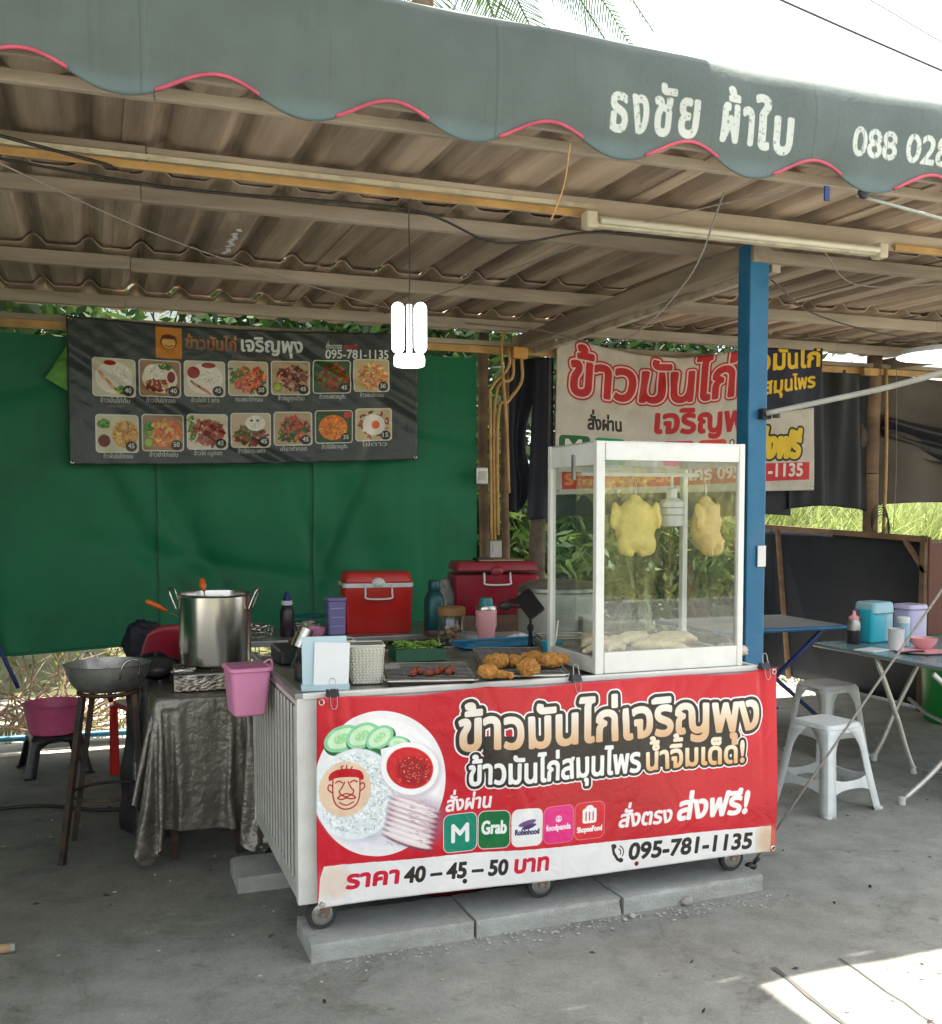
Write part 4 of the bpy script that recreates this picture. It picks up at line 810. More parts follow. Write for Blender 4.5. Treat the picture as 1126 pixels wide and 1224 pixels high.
cb = cloth_banner('cart_banner', .702, 2.585, lambda u: .948+.004*math.sin(u*26)-.010*abs(math.sin(u*3*3.1416)), lambda u: .212-.018*u+.004*math.sin(u*8), 3.462, bf, bim, 'red printed banner with plate of chicken rice clipped across the cart front', nu=300, nv=110, bump=.3, bs=10, rough=.34, dirt=.06)
def clip(x, lab, hz=.962):
    t = empty('binder_clip', (x, 3.478, hz), label=lab, cat='clip', group='binder clips along the banner edge')
    MB().add([(-.02, -.016, -.022), (.02, -.016, -.022), (.02, .016, -.022), (-.02, .016, -.022), (-.02, -.004, .012), (.02, -.004, .012), (.02, .004, .012), (-.02, .004, .012)][:0] or [(-.021, -.026, -.016), (.021, -.026, -.016), (.021, .02, -.016), (-.021, .02, -.016), (-.021, -.006, .010), (.021, -.006, .010), (.021, .004, .010), (-.021, .004, .010)], [(0, 3, 2, 1), (4, 5, 6, 7), (0, 1, 5, 4), (1, 2, 6, 5), (2, 3, 7, 6), (3, 0, 4, 7)]).build('jaw', M['black'], t, bevel=.002)
    MB().tube(curve([(-.012, -.012, .008), (-.010, -.006, .035), (-.006, -.004, .046), (.006, -.004, .046), (.010, -.006, .035), (.012, -.012, .008)], 4), .0016, 5).build('handle', M['steel_dull'], t)
    MB().tube(curve([(-.012, -.024, -.012), (-.010, -.030, -.045), (0, -.032, -.055), (.010, -.030, -.045), (.012, -.024, -.012)], 4), .0016, 5).build('handle', M['steel_dull'], t)
clip(.762, 'binder clip in front of the white card at the left of the banner'); clip(1.69, 'binder clip left of the glass cabinet'); clip(2.535, 'binder clip at the right end of the banner')
# ------------------------------------------------------------------ glass cabinet
kx, ky, kz, kw, kd, kh = 1.795, 3.515, .957, .665, .45, .895
cab = empty('glass_cabinet', (kx+kw/2, ky+kd/2, kz), label='white framed glass display cabinet with chickens standing on the cart', cat='cabinet'); KO = Vector((kx+kw/2, ky+kd/2, kz))
def kp(mb, name, m, **k): return part(mb, name, m, cab, KO, **k)
t_ = .026
for (x, y, a) in ((kx+.018, ky+.016, .036), (kx+kw-t_/2, ky+.016, t_), (kx+t_/2, ky+kd-.013, t_), (kx+kw-t_/2, ky+kd-.013, t_)):
    kp(MB().box((x, y, kz+kh/2), (a, .028, kh)), 'frame_post', M['white_frame'], bevel=.003)
kp(MB().box((kx+kw/2+.006, ky+.016, kz+kh-.037), (kw-.066, .026, .072)), 'top_fascia', M['white_frame'], bevel=.003)
kp(MB().box((kx+kw/2+.006, ky+.016, kz+.042), (kw-.066, .026, .082)), 'bottom_fascia', M['white_frame'], bevel=.003)
for x in (kx+t_/2, kx+kw-t_/2):
    kp(MB().box((x, ky+kd/2, kz+kh-.045), (.02, kd-.058, .088)), 'side_panel', M['white_frame']); kp(MB().box((x, ky+kd/2, kz+.03), (.02, kd-.058, .058)), 'side_panel', M['white_frame'])
kp(MB().box((kx+kw/2, ky+kd-.013, kz+kh-.02), (kw-.056, .02, .036)), 'back_rail', M['white_frame']); kp(MB().box((kx+kw/2, ky+kd-.013, kz+.02), (kw-.056, .02, .036)), 'back_rail', M['white_frame'])
kp(MB().box((kx+kw/2, ky+kd/2, kz+kh-.004), (kw-.006, kd-.006, .006)), 'roof_plate', M['white_frame'])
kp(MB().box((kx+kw/2, ky+kd/2, kz+.055), (kw-.06, kd-.06, .006)), 'tray', M['steel_dull'])
kp(MB().box((kx+kw/2+.006, ky+.018, kz+.452), (kw-.066, .004, .736)), 'glass_pane', M['glass'])
for x in (kx+.013, kx+kw-.013): kp(MB().box((x, ky+kd/2, kz+.432), (.004, kd-.06, .742)), 'glass_pane', M['glass'])
kp(MB().box((kx+kw/2-.02, ky+kd-.010, kz+.45), (kw*.56, .004, .82)), 'glass_pane', M['glass'])
kp(MB().bar((kx+.03, ky+.20, kz+.775), (kx+kw-.09, ky+.20, kz+.775), .016, .016), 'hanging_rail', M['white_frame'], bevel=.002)
kp(MB().bar((kx+.03, ky+.40, kz+.80), (kx+kw-.03, ky+.40, kz+.80), .02, .02), 'hanging_rail', M['white_frame'], bevel=.002)
kp(MB().box((kx-.001, ky+.20, kz+.80), (.012, .018, .10)), 'hanger_bracket', M['grey_metal'])
def X(c, rx=0, ry=0, rz=0): return Matrix.Rotation(rz, 4, 'Z') @ Matrix.Rotation(ry, 4, 'Y') @ Matrix.Rotation(rx, 4, 'X')
def hung_chicken(loc, rz, m, lab, w_=1):
    t = empty('hanging_chicken', loc, rz, lab, 'chicken', 'chickens hanging in the cabinet')
    mb = MB().ell((0, 0, -.01), (.070*w_, .060, .105)).ell((0, -.008, .045), (.058*w_, .05, .06)).ell((0, -.012, -.06), (.064*w_, .058, .055)).ell((0, 0, .090), (.030, .028, .034))
    for s_ in (-1, 1):
        mb.ell((s_*.068*w_, -.010, .048), (.018, .020, .046), X(0, s_*.25)); mb.ell((s_*.076*w_, -.018, .018), (.014, .016, .040), X(0, -s_*.15)); mb.ell((s_*.040*w_, -.034, -.078), (.032, .030, .050), X(0, -s_*.2))
        mb.ell((s_*.026, -.038, -.120), (.018, .018, .012))
    o = mb.build('carcass', m, t); remesh(o, .0065, 3, .003, .018)
    MB().tube(curve([(0, 0, .10), (.004, 0, .150), (.0, .0, .172), (-.010, 0, .185), (0, 0, .196)], 4), .002, 6).build('hook', M['steel'], t)
hung_chicken((2.075, 3.72, 1.53), R(-18), M['chicken_raw'], 'yellow plucked chicken hanging left of the white lamp in the cabinet', 1.22)
hung_chicken((2.408, 3.72, 1.525), R(30), M['chicken_tan'], 'tan plucked chicken hanging at the right side of the cabinet', 1.05)
t = empty('cabinet_lamp', (2.246, 3.72, 1.575), label='white cylindrical bulb hanging between the two chickens', cat='bulb')
MB().lathe([(.008, .105), (.020, .10), (.022, .062), (.04, .055), (.049, .045), (.050, -.04), (.046, -.052), (.03, -.056), (0, -.056)], seg=28).build('bulb', M['white_pl'], t, auto=True)
for z in (.02, -.01): MB().lathe([(.0508, z), (.0512, z+.002), (.0508, z+.004)], seg=28).build('ring', M['steel_dull'], t, smooth=True)
MB().tube([(0, 0, .10), (0, 0, .16)], .006, 6).build('stem', M['white_frame'], t); MB().tube(curve([(.01, 0, -.056), (.012, 0, -.085), (0, 0, -.10), (-.012, 0, -.115), (-.004, 0, -.135), (.012, .0, -.13)], 4), .003, 5).build('hook', M['dark_metal'], t)
# poached pieces on the cabinet tray
def lump(name, loc, rz, sh, m, lab, cat, grp, vox=.006, disp=.003, ds=.02, scale=1):
    mb = MB()
    for c, r, q in sh: mb.ell([v*scale for v in c], [v*scale for v in r], X(0, 0, q[0], q[1]) if q else None)
    o = simple(name, mb, m, lab, cat, loc, grp); o.rotation_euler.z = rz; remesh(o, vox, 2, disp, ds); return o
BIRD = [((0, 0, .035), (.095, .060, .038), None), ((.06, 0, .04), (.05, .045, .03), None), ((-.08, .035, .03), (.055, .024, .024), (0, -.5)), ((-.08, -.035, .03), (.055, .024, .024), (0, .5)), ((-.13, .055, .02), (.03, .014, .014), (0, -.5)), ((.02, -.062, .03), (.045, .017, .018), (0, .3)), ((.10, 0, .035), (.03, .018, .016), None)]
for i, (x, y, rz, lab, sc_) in enumerate(((1.93, 3.66, .6, 'poached chicken lying by the left post of the cabinet', .72), (2.12, 3.61, 2.9, 'poached chicken lying at the front of the cabinet tray', .74), (2.13, 3.84, .2, 'poached chicken lying at the back middle of the cabinet tray', .72), (2.29, 3.78, -.5, 'poached chicken lying behind the front ones right of centre', .74), (1.96, 3.86, 1.2, 'poached chicken lying at the back left of the cabinet tray', .8))):
    lump('poached_chicken', (x, y, kz+.059), rz, BIRD, M['chicken_pale'], lab, 'chicken', 'poached chickens on the cabinet tray', vox=.0045, disp=.008, ds=.022, scale=sc_*1.12)
# ------------------------------------------------------------------ food trays
def rack_tray(name, loc, rz, wx, wy, lab, wires=22, tilt=0):
    t = empty(name, loc, rz, lab, 'tray'); t.rotation_euler.x = tilt
    mb = MB(); ring = [(-wx/2, -wy/2, .02), (wx/2, -wy/2, .02), (wx/2, wy/2, .02), (-wx/2, wy/2, .02)]
    pts = []
    for (x, y, a0) in ((wx/2-.03, wy/2-.03, 0), (-wx/2+.03, wy/2-.03, 90), (-wx/2+.03, -wy/2+.03, 180), (wx/2-.03, -wy/2+.03, 270)):
        for k in range(5): a = R(a0+k*22.5); pts.append((x+.03*math.cos(a), y+.03*math.sin(a), .022))
    mb.tube(pts, .006, 6, closed=True).build('rim', M['steel'], t, smooth=True)
    MB().rbox((0, 0, .006), (wx-.02, wy-.02, .012), .03).build('pan', M['dark_metal'], t)
    w_ = MB()
    for i in range(wires): y = -wy/2+.02+(wy-.04)*i/(wires-1); w_.tube([(-wx/2+.006, y, .026), (wx/2-.006, y, .026)], .0017, 5)
    for x in (-wx*.28, 0, wx*.28): w_.tube([(x, -wy/2+.006, .0225), (x, wy/2-.006, .0225)], .0025, 5)
    tag(w_.build('wire_rack', M['wire'], t), kind='stuff'); return t
rack_tray('food_tray', (1.19, 3.72, .950), R(-14), .34, .42, 'flat black wire rack with small red brown pieces on the cart', 13)
rack_tray('food_tray', (1.615, 3.86, .950), R(-16), .32, .68, 'long steel wire rack tray holding golden fried chicken', 20, R(1))
THIGH = [((0, 0, .03), (.060, .045, .032), None), ((.045, .012, .03), (.035, .028, .024), None), ((-.03, -.02, .032), (.035, .035, .026), None)]
LEG = [((-.02, 0, .028), (.045, .034, .028), None), ((.04, 0, .022), (.04, .017, .015), None), ((.078, 0, .022), (.014, .016, .014), None)]
WING = [((0, 0, .025), (.05, .03, .022), None), ((.05, .03, .025), (.04, .018, .016), (0, .6)), ((-.045, .02, .022), (.03, .024, .02), None)]
for i, (x, y, rz, s_, lab) in enumerate(((1.50, 3.86, .4, THIGH, 'fried chicken thigh at the back left of the fried pile'), (1.575, 3.90, 1.6, WING, 'fried chicken wing at the back middle of the fried pile'), (1.425, 3.70, -.9, LEG, 'fried drumstick poking out at the front left of the fried pile'), (1.545, 3.73, 1.0, THIGH, 'broad fried chicken thigh at the front middle of the pile'), (1.665, 3.83, -.2, THIGH, 'fried chicken thigh at the right end of the pile'), (1.66, 3.94, .6, WING, 'fried chicken wing at the back right of the pile'))):
    lump('fried_chicken', (1.52+(x-.055-1.505)*1.3, 3.615+(y-.21-3.615)*1.35, .978), rz, s_, M['fried'], lab, 'fried chicken', 'golden fried chicken pieces on the tray', .004, .016, .013, .95)
q = ['leftmost', 'second from the left', 'third from the left', 'fourth from the left', 'fifth from the left', 'sixth from the left', 'rightmost']
for i in range(7):
    x = 1.09+i*.024+(.012 if i else 0); y = 3.60+.02*math.sin(i*2.1)
    lump('fried_liver_piece', (x, y, .977), i*1.3, [((0, 0, .012), (.014, .010, .012), None), ((.004, .008, .016), (.011, .012, .014), None)], M['liver'], 'small red brown fried piece on the black rack, '+q[i]+' in its row', 'meat', 'small fried pieces on the black rack', .004, .006, .008, 1.1)
# ------------------------------------------------------------------ things on and in front of the back tables
def table_box(name, x0, x1, y0, y1, z, m, lab, th=.03, legs=True, edge=None):
    c = ((x0+x1)/2, (y0+y1)/2); t = empty(name, (c[0], c[1], GZ), label=lab, cat='table')
    MB().rbox((0, 0, z-th/2-GZ), (x1-x0, y1-y0, th), .02).build('tabletop', m, t)
    if legs:
        for sx in (-1, 1):
            for sy in (-1, 1): MB().box((sx*((x1-x0)/2-.04), sy*((y1-y0)/2-.04), (z-th-GZ)/2), (.03, .03, z-th-GZ-.002)).build('leg', edge or M['grey_metal'], t)
    return t
table_box('back_table', .45, 1.93, 5.50, 6.15, .885, M['grey_metal'], 'low grey back table under the red cooler box and bottles')
table_box('back_table', 1.96, 2.62, 4.66, 5.42, .89, M['white_pl'], 'pale table behind the cart under the rice cooker')
# red cooler box
def cooler(name, loc, rz, d, h, m, lab, white=True):
    t = empty(name, loc, rz, lab, 'cooler box')
    MB().rbox((0, 0, h*.38), (d[0], d[1], h*.76), .025, 1.06).build('body', m, t, auto=True)
    if white: MB().rbox((0, 0, h*.79), (d[0]*1.075, d[1]*1.075, h*.075), .03).build('lid_band', M['white_pl'], t, auto=True)
    MB().rbox((0, 0, h*.91), (d[0]*1.05, d[1]*1.05, h*.17), .03, .95).build('lid', m, t, auto=True)
    y = -d[1]*.54
    MB().tube(curve([(-.075, y, h*.80), (-.075, y-.012, h*.66), (-.065, y-.018, h*.58), (.065, y-.018, h*.58), (.075, y-.012, h*.66), (.075, y, h*.80)], 4), .006, 8).build('handle', M['white_pl'], t, smooth=True)
    MB().ell((0, y+.01, h*.83), (.04, .02, .03)).build('latch', M['white_pl'] if white else m, t, smooth=True)
    return t
c1 = cooler('cooler_box', (1.52, 5.76, .885), R(-8), (.375, .28), .345, M['red'], 'bright red cooler box with white lid band on the back table')
c2 = cooler('cooler_box', (2.19, 5.62, .985), R(-12), (.47, .32), .30, M['maroon'], 'dark red cooler box with white handle beside the rice cooker', False)
simple('wooden_crate', MB().box((0, 0, .475), (.5, .34, .945)), M['wood'], 'brown crate standing under the dark red cooler box', 'crate', (2.19, 5.62, GZ))
t = empty('cardboard_sheet', (2.22, 5.60, 1.288), R(-12), 'brown cardboard sheet lying on the dark red cooler box', 'cardboard'); MB().box((0, 0, .004), (.26, .2, .008)).build('sheet', mat('cardboard', (.34, .22, .14), .8), t); MB().box((-.1, -.05, .012), (.1, .07, .012), .3).build('note_pad', M['black'], t)
# rice cooker
t = empty('rice_cooker', (2.33, 4.98, .89), R(-15), 'large ivory rice cooker with dark lid rim behind the cabinet', 'rice cooker')
MB().lathe([(.19, 0), (.205, .01), (.215, .06), (.217, .22), (.215, .25), (.208, .262)], seg=44, sx=1.05).build('body', M['ivory'], t, auto=True)
MB().lathe([(.216, .262), (.221, .268), (.221, .285), (.21, .292), (.17, .31), (.09, .325), (0, .33)], seg=44, sx=1.05).build('lid', M['steel_dull'], t, auto=True)
for s_ in (-1, 1): MB().tube(curve([(s_*.215, -.04, .20), (s_*.262, -.035, .215), (s_*.262, .035, .215), (s_*.215, .04, .20)], 4), .010, 8).build('handle', M['black'], t, smooth=True)
MB().box((.07, -.212, .09), (.022, .02, .12)).build('switch', M['black'], t, bevel=.005)
MB().tube(curve([(-.04, 0, .328), (-.03, 0, .35), (.03, 0, .35), (.04, 0, .328)], 3), .008, 6).build('lid_handle', M['black'], t)
# bottles, jars, boxes
def lathe_thing(name, loc, parts_, lab, cat, seg=24, group=None):
    t = empty(name, loc, random.uniform(0, 6), lab, cat, group)
    for nm, prof_, m in parts_: MB().lathe(prof_, seg=seg).build(nm, m, t, auto=True)
    return t
lathe_thing('flask', (1.765, 5.42, .885), [('body', [(.052, 0), (.056, .01), (.056, .20), (.045, .235), (.03, .25)], M['teal']), ('cap', [(.032, .25), (.034, .255), (.034, .30), (.028, .31), (0, .312)], M['teal']), ('base_band', [(.054, -.001), (.0575, .004), (.0575, .03), (.056, .034)], mat('brown_band', (.12, .05, .04), .5))], 'dark teal steel flask standing right of the bright red cooler', 'flask')
lathe_thing('tumbler', (1.83, 4.78, .89+.0), [('cup', [(.036, 0), (.039, .008), (.046, .10), (.052, .115), (.053, .19), (.053, .20)], M['pinkpale']), ('rim_band', [(.0535, .198), (.054, .203), (.052, .214), (.05, .218)], M['steel']), ('lid', [(.034, .217), (.034, .245), (.03, .256), (0, .258)], M['teal2'])], 'pink tumbler with teal lid in front of the dark red cooler', 'tumbler')
simple('table_extension', MB().box((0, 0, 0), (.36, .5, .03)), M['dark_metal'], 'dark shelf plate under the pink tumbler and clear jar', 'shelf', (1.775, 4.86, .873))
lathe_thing('sauce_bottle', (.99, 5.66, .885), [('body', [(.036, 0), (.04, .01), (.04, .14), (.03, .165), (.022, .175)], M['liquid_dark']), ('collar', [(.026, .174), (.03, .178), (.03, .198), (.026, .2)], M['white_pl']), ('cap', [(.022, .20), (.024, .205), (.012, .235), (.006, .25), (0, .252)], M['darkblue'])], 'dark sauce bottle with blue cap on the back table', 'bottle')
t = empty('lilac_container', (1.265, 5.68, .885), 0, 'translucent lilac storage container left of the bright red cooler', 'container'); MB().rbox((0, 0, .095), (.10, .10, .19), .015, 1.06).build('body', M['lilac'], t, auto=True); MB().rbox((0, 0, .199), (.112, .112, .02), .015).build('lid', M['lilac'], t, auto=True)
for k in range(3): MB().box((0, -.0535, .05+k*.05), (.07, .004, .004)).build('ridge', M['lilacpale'], t)
def bowl(name, loc, r, h, m, lab, cat='bowl'):
    return simple(name, MB().lathe([(r*.5, 0), (r*.55, .003), (r*.86, h*.5), (r, h), (r*.97, h), (r*.8, h*.5), (r*.5, .008), (0, .008)], seg=28), m, lab, cat, loc, auto=True)
bowl('bowl', (1.13, 5.56, .885), .052, .055, M['pink'], 'small pink bowl at the front edge of the back table')
def basket(loc, lab, fill):
    t = empty('wire_basket', loc, 0, lab, 'basket'); 
    for z in (.004, .03, .06): MB().tube([(.085*(.85+z*2.5)*math.cos(a*R(15)), .085*(.85+z*2.5)*math.sin(a*R(15)), z) for a in range(24)], .003, 5, closed=True).build('hoop', M['steel'], t)
    mb = MB()
    for a in range(20): mb.tube([(.072*math.cos(a*R(18)), .072*math.sin(a*R(18)), .003), (.085*math.cos(a*R(18)), .085*math.sin(a*R(18)), .06)], .0018, 4)
    mb.build('wire', M['steel'], t)['kind'] = 'stuff'
    mb = MB()
    for k in range(10): mb.ell((random.uniform(-.045, .045), random.uniform(-.045, .045), .03+random.uniform(0, .035)), (.024, .02, .014), X(0, random.uniform(-1, 1), 0, random.uniform(0, 3)), 8, 6)
    mb.build('contents', fill, t, smooth=True)['kind'] = 'stuff'
    return t
basket((.84, 5.72, .885), 'wire basket with steel lids just right of the big pot', M['steel']); basket((1.11, 5.78, .885), 'wire basket of garlic behind the pink bowl', M['foam'])
simple('lid_plate', MB().lathe([(.09, 0), (.1, .006), (.06, .012), (0, .014)], seg=24), M['bluetray'], 'blue plate lying over the garlic basket', 'plate', (1.14, 5.80, .978), auto=True)
# clear jar and bag near the tumbler
t = empty('clear_jar', (1.70, 4.93, .888), 0, 'clear plastic jar with ochre lid left of the pink tumbler', 'jar'); MB().lathe([(.065, 0), (.07, .01), (.07, .14), (.062, .16)], seg=24).build('jar_body', M['glass'], t, auto=True); MB().lathe([(.066, .16), (.07, .165), (.07, .20), (.06, .206), (0, .208)], seg=24).build('lid', mat('ochre_lid', (.28, .15, .05), .5), t, auto=True)
mb = MB()
for k in range(26): mb.ell((random.uniform(-.04, .04), random.uniform(-.04, .04), random.uniform(.02, .11)), (.018, .014, .012), X(0, random.uniform(-1, 1), 0, random.uniform(0, 3)), 8, 6)
mb.build('contents', mat('dried_goods', (.32, .22, .15), .7, 0, .3, 20), t, smooth=True)['kind'] = 'stuff'
def crumple(name, loc, d, m, lab, cat, amp=.3, rz=0, freq=3, seed=1):
    mb = MB().ell((0, 0, 0), (1, 1, 1), None, 36, 24); v = []
    for p in mb.v:
        q = Vector(p); n = mnoise.noise_vector(q*freq*.5+Vector((seed, 0, 0))); m2 = abs(mnoise.noise(q*freq+Vector((seed*3, 1, 0)))); q = q*(1-amp*m2*1.6)+n*amp*.6
        v.append((q.x*d[0], q.y*d[1], max(-d[2]*.8, q.z*d[2])+d[2]*.8))
    mb.v = v; o = simple(name, mb, m, lab, cat, loc, smooth=True); o.rotation_euler.z = rz; return o
crumple('plastic_bag', (1.90, 5.64, .888), (.10, .08, .17), M['bag'], 'cloudy plastic bag behind the teal flask', 'bag', seed=2)
crumple('plastic_bag', (1.80, 5.02, .89), (.13, .07, .035), M['bag'], 'small clear plastic bag crumpled at the foot of the clear jar', 'bag', seed=5)
crumple('crumpled_wrap', (1.98, 4.72, .892), (.085, .05, .045), M['white_pl'], 'crumpled white plastic wrap right of the pink tumbler', 'plastic wrap', .45, seed=7)
t = empty('blue_tray', (1.80, 4.50, .947), R(4), 'flat blue tray behind the fried chicken', 'tray'); MB().rbox((0, 0, .010), (.46, .17, .012), .03).build('base', M['bluetray'], t)
MB().tube([(-.21, -.08, .02), (.21, -.08, .02), (.22, .08, .02), (-.22, .08, .02)], .006, 6, closed=True).build('rim', M['bluetray'], t)
# phone on a little tripod
t = empty('phone_holder', (1.85, 4.27, .947), R(-20), 'black phone tilted on a small tripod holder behind the fried chicken', 'phone holder')
MB().lathe([(.045, 0), (.045, .006), (.012, .014), (.009, .09), (.015, .10), (.015, .115), (.007, .125), (.007, .19)], seg=20).build('stand', M['black'], t, auto=True)
MB().rbox((0, 0, 0), (.085, .17, .010), .012, X=Matrix.Translation((-.005, -.01, .215)) @ Matrix.Rotation(R(-38), 4, 'Y') @ Matrix.Rotation(R(38), 4, 'X')).build('phone', M['black'], t)
MB().tube([(-.10, .01, .20), (-.04, 0, .20)], .006, 6).build('arm', M['black'], t); MB().ell((-.115, 0, .205), (.03, .012, .022)).build('knob', M['black'], t, smooth=True)
# vegetable crate
t = empty('vegetable_crate', (1.30, 4.23, .946), R(-4), 'small dark green crate filled with cut cucumber and herbs', 'crate')
for (c_, d_) in (((0, -.075, .025), (.22, .008, .05)), ((0, .075, .025), (.22, .008, .05)), ((-.106, 0, .025), (.008, .142, .05)), ((.106, 0, .025), (.008, .142, .05))): MB().box(c_, d_).build('side', M['greencrate'], t)
MB().box((0, 0, .003), (.2, .14, .006)).build('base', M['greencrate'], t)
mb = MB()
for k in range(240): mb.ell((random.uniform(-.09, .09), random.uniform(-.062, .062), random.uniform(.03, .075)), (random.uniform(.012, .028), .007, .0035), X(random.uniform(-.6, .6), random.uniform(-.6, .6), 0, random.uniform(0, 3)), 6, 4)
tag(mb.build('cut_greens', mat('cut_greens', (.16, .30, .05), .5, 0, .6, 60), t, smooth=True), kind='stuff')
t = empty('blue_cup', (1.845, 4.02, .947), 0, 'small blue plastic cup left of the glass cabinet', 'cup'); MB().lathe([(.035, 0), (.037, .004), (.047, .075), (.049, .078), (.045, .078), (.034, .008), (0, .008)], seg=24).build('cup', M['cyan'], t, auto=True); MB().tube([(.01, 0, .02), (.04, .03, .16)], .003, 5).build('spoon', M['steel'], t)
t = empty('side_tray', (2.02, 4.15, .947), R(-15), 'grey steel tray standing behind the glass cabinet on the cart', 'tray'); MB().rbox((0, 0, .03), (.34, .22, .06), .03, 1.05).build('pan', M['steel_dull'], t); MB().tube([(-.17, -.11, .075), (.17, -.11, .075), (.17, .11, .075), (-.17, .11, .075)], .006, 6, closed=True).build('rim', M['steel'], t)
lathe_thing('pump_bottle', (2.62, 4.05, .70), [('body', [(.03, 0), (.034, .01), (.034, .29), (.015, .32)], M['cyanpale']), ('pump', [(.008, .32), (.008, .35), (.014, .352), (.014, .362), (0, .363)], M['white_pl'])], 'pale blue pump bottle behind the right side of the cabinet', 'bottle') if False else lathe_thing('pump_bottle', (2.545, 4.12, .946), [('body', [(.03, 0), (.034, .01), (.034, .075), (.015, .095)], M['cyanpale']), ('pump', [(.008, .095), (.008, .12), (.014, .122), (.014, .132), (0, .133)], M['white_pl'])], 'pale blue pump bottle seen through the right side of the cabinet', 'bottle')
crumple('crumpled_paper', (2.60, 3.80, .948), (.075, .06, .035), M['paper'], 'crumpled beige wrapping paper at the right end of the cart', 'paper', .45, seed=11)
# QR stand (code left blank), tissue basket, black jars
t = empty('card_stand', (.775, 3.60, .947), R(-6), 'pale blue upright stand with a white payment card', 'card stand'); MB().box((-.012, .012, .096), (.160, .008, .19), Matrix.Rotation(R(-6), 4, 'X')).build('backing', M['cardblue'], t, bevel=.002)
MB().box((.012, -.001, .090), (.125, .003, .160), Matrix.Rotation(R(-6), 4, 'X') @ Matrix.Rotation(R(3), 4, 'Y')).build('card', M['card'], t); MB().box((-.012, -.006, .012), (.17, .03, .02)).build('foot', M['cardblue'], t)
def woven(name, loc, rz, d, h, lab):
    t = empty(name, loc, rz, lab, 'basket'); MB().rbox((0, 0, h/2), (d[0], d[1], h), .012, 1.18).build('inner_box', M['foam'], t, auto=True)
    mb = MB(); n = 9; m_ = 13
    for j in range(m_):
        z = .006+(h-.02)*j/(m_-1); s_ = 1+.18*z/h
        for i in range(n):
            off_ = .5 if j % 2 else 0
            for face in range(4):
                L_, W_ = (d[0], d[1]) if face % 2 == 0 else (d[1], d[0])
                x = (-L_/2+L_*(i+.25+off_*.5)/n)*s_; mb.ell((x, -W_/2*s_-.001, z), (L_/n*.36, .003, h/m_*.42), None, 6, 4)
                k = len(mb.v)-(3*6+2); R4 = Matrix.Rotation(face*math.pi/2, 4, 'Z')
                for q in range(k, len(mb.v)): mb.v[q] = tuple(R4 @ Vector(mb.v[q]))
    tag(mb.build('weave', M['foam'], t, smooth=True), kind='stuff')
    MB().tube([((-d[0]/2)*1.19, (-d[1]/2)*1.19, h), (d[0]/2*1.19, -d[1]/2*1.19, h), (d[0]/2*1.19, d[1]/2*1.19, h), (-d[0]/2*1.19, d[1]/2*1.19, h)], .005, 6, closed=True).build('rim', M['foam'], t)
    MB().box((0, 0, h+.001), (d[0]*1.1, d[1]*1.1, .003)).build('dark_opening', M['grey_metal'], t)
    return t
woven('tissue_basket', (.945, 3.72, .947), R(-10), (.105, .10), .142, 'ivory woven tissue basket right of the white card')
woven('tissue_basket', (.87, 3.84, .947), R(-4), (.09, .09), .145, 'ivory woven basket half hidden behind the white card')
simple('white_dish', MB().rbox((0, 0, .012), (.09, .06, .024), .02), M['white_pl'], 'small white plastic lid behind the woven tissue basket', 'lid', (1.09, 3.93, .947))
t = empty('ladle_can', (.775, 4.18, .947), R(20), 'small steel can tipped over a black stand at the cart left end', 'can')
MB().lathe([(.03, 0), (.032, .002), (.032, .085), (.03, .087), (.029, .08), (.029, .006), (0, .005)], seg=22, X=Matrix.Translation((0, 0, .075)) @ Matrix.Rotation(R(28), 4, 'Y')).build('can', M['steel'], t, auto=True); MB().tube([(-.03, 0, .0), (.01, 0, .09)], .007, 6).build('handle', M['steel'], t)
for k, (x, y, r_, h_, lab) in enumerate(((.79, 4.02, .045, .075, 'black lidded jar behind the white card stand'), (.86, 4.12, .04, .06, 'black lidded jar behind the steel can'), (.735, 3.86, .035, .05, 'low black jar at the left edge of the cart'))):
    lathe_thing('black_jar', (x, y, .947), [('body', [(r_, 0), (r_, h_)], M['black']), ('lid', [(r_*1.08, h_), (r_*1.08, h_+.012), (0, h_+.016)], M['dark_metal'])], lab, 'jar', group='black jars on the cart')
t = empty('gas_ring', (.86, 4.36, .947), 0, 'black gas ring at the back left of the cart top', 'stove'); MB().rbox((0, 0, .03), (.30, .26, .06), .02).build('body', M['black'], t)
for a in range(4): MB().bar((.03*math.cos(a*1.57+.78), .03*math.sin(a*1.57+.78), .07), (.11*math.cos(a*1.57+.78), .11*math.sin(a*1.57+.78), .07), .008, .014).build('pan_support', M['dark_metal'], t)
MB().tube([(.07*math.cos(a*.3927), .07*math.sin(a*.3927), .064) for a in range(16)], .008, 6, closed=True).build('burner', M['dark_metal'], t)
# pink basket hung on the cart side
t = empty('pink_basket', (.545, 4.02, .80), R(4), 'light pink plastic bin hanging on the left side of the cart', 'bin')
MB().rbox((0, 0, .09), (.125, .15, .18), .02, 1.22).build('bin', M['pink'], t, auto=True); MB().rbox((0, 0, .180), (.168, .198, .014), .03).build('rim', M['pink'], t, auto=True); MB().rbox((0, 0, .1845), (.145, .172, .008), .025).build('inside', mat('bin_inside', (.38, .13, .24), .6), t)
MB().tube(curve([(.07, .02, .19), (.10, .02, .20), (.105, .02, .15)], 4), .004, 6).build('hook', M['pink'], t)

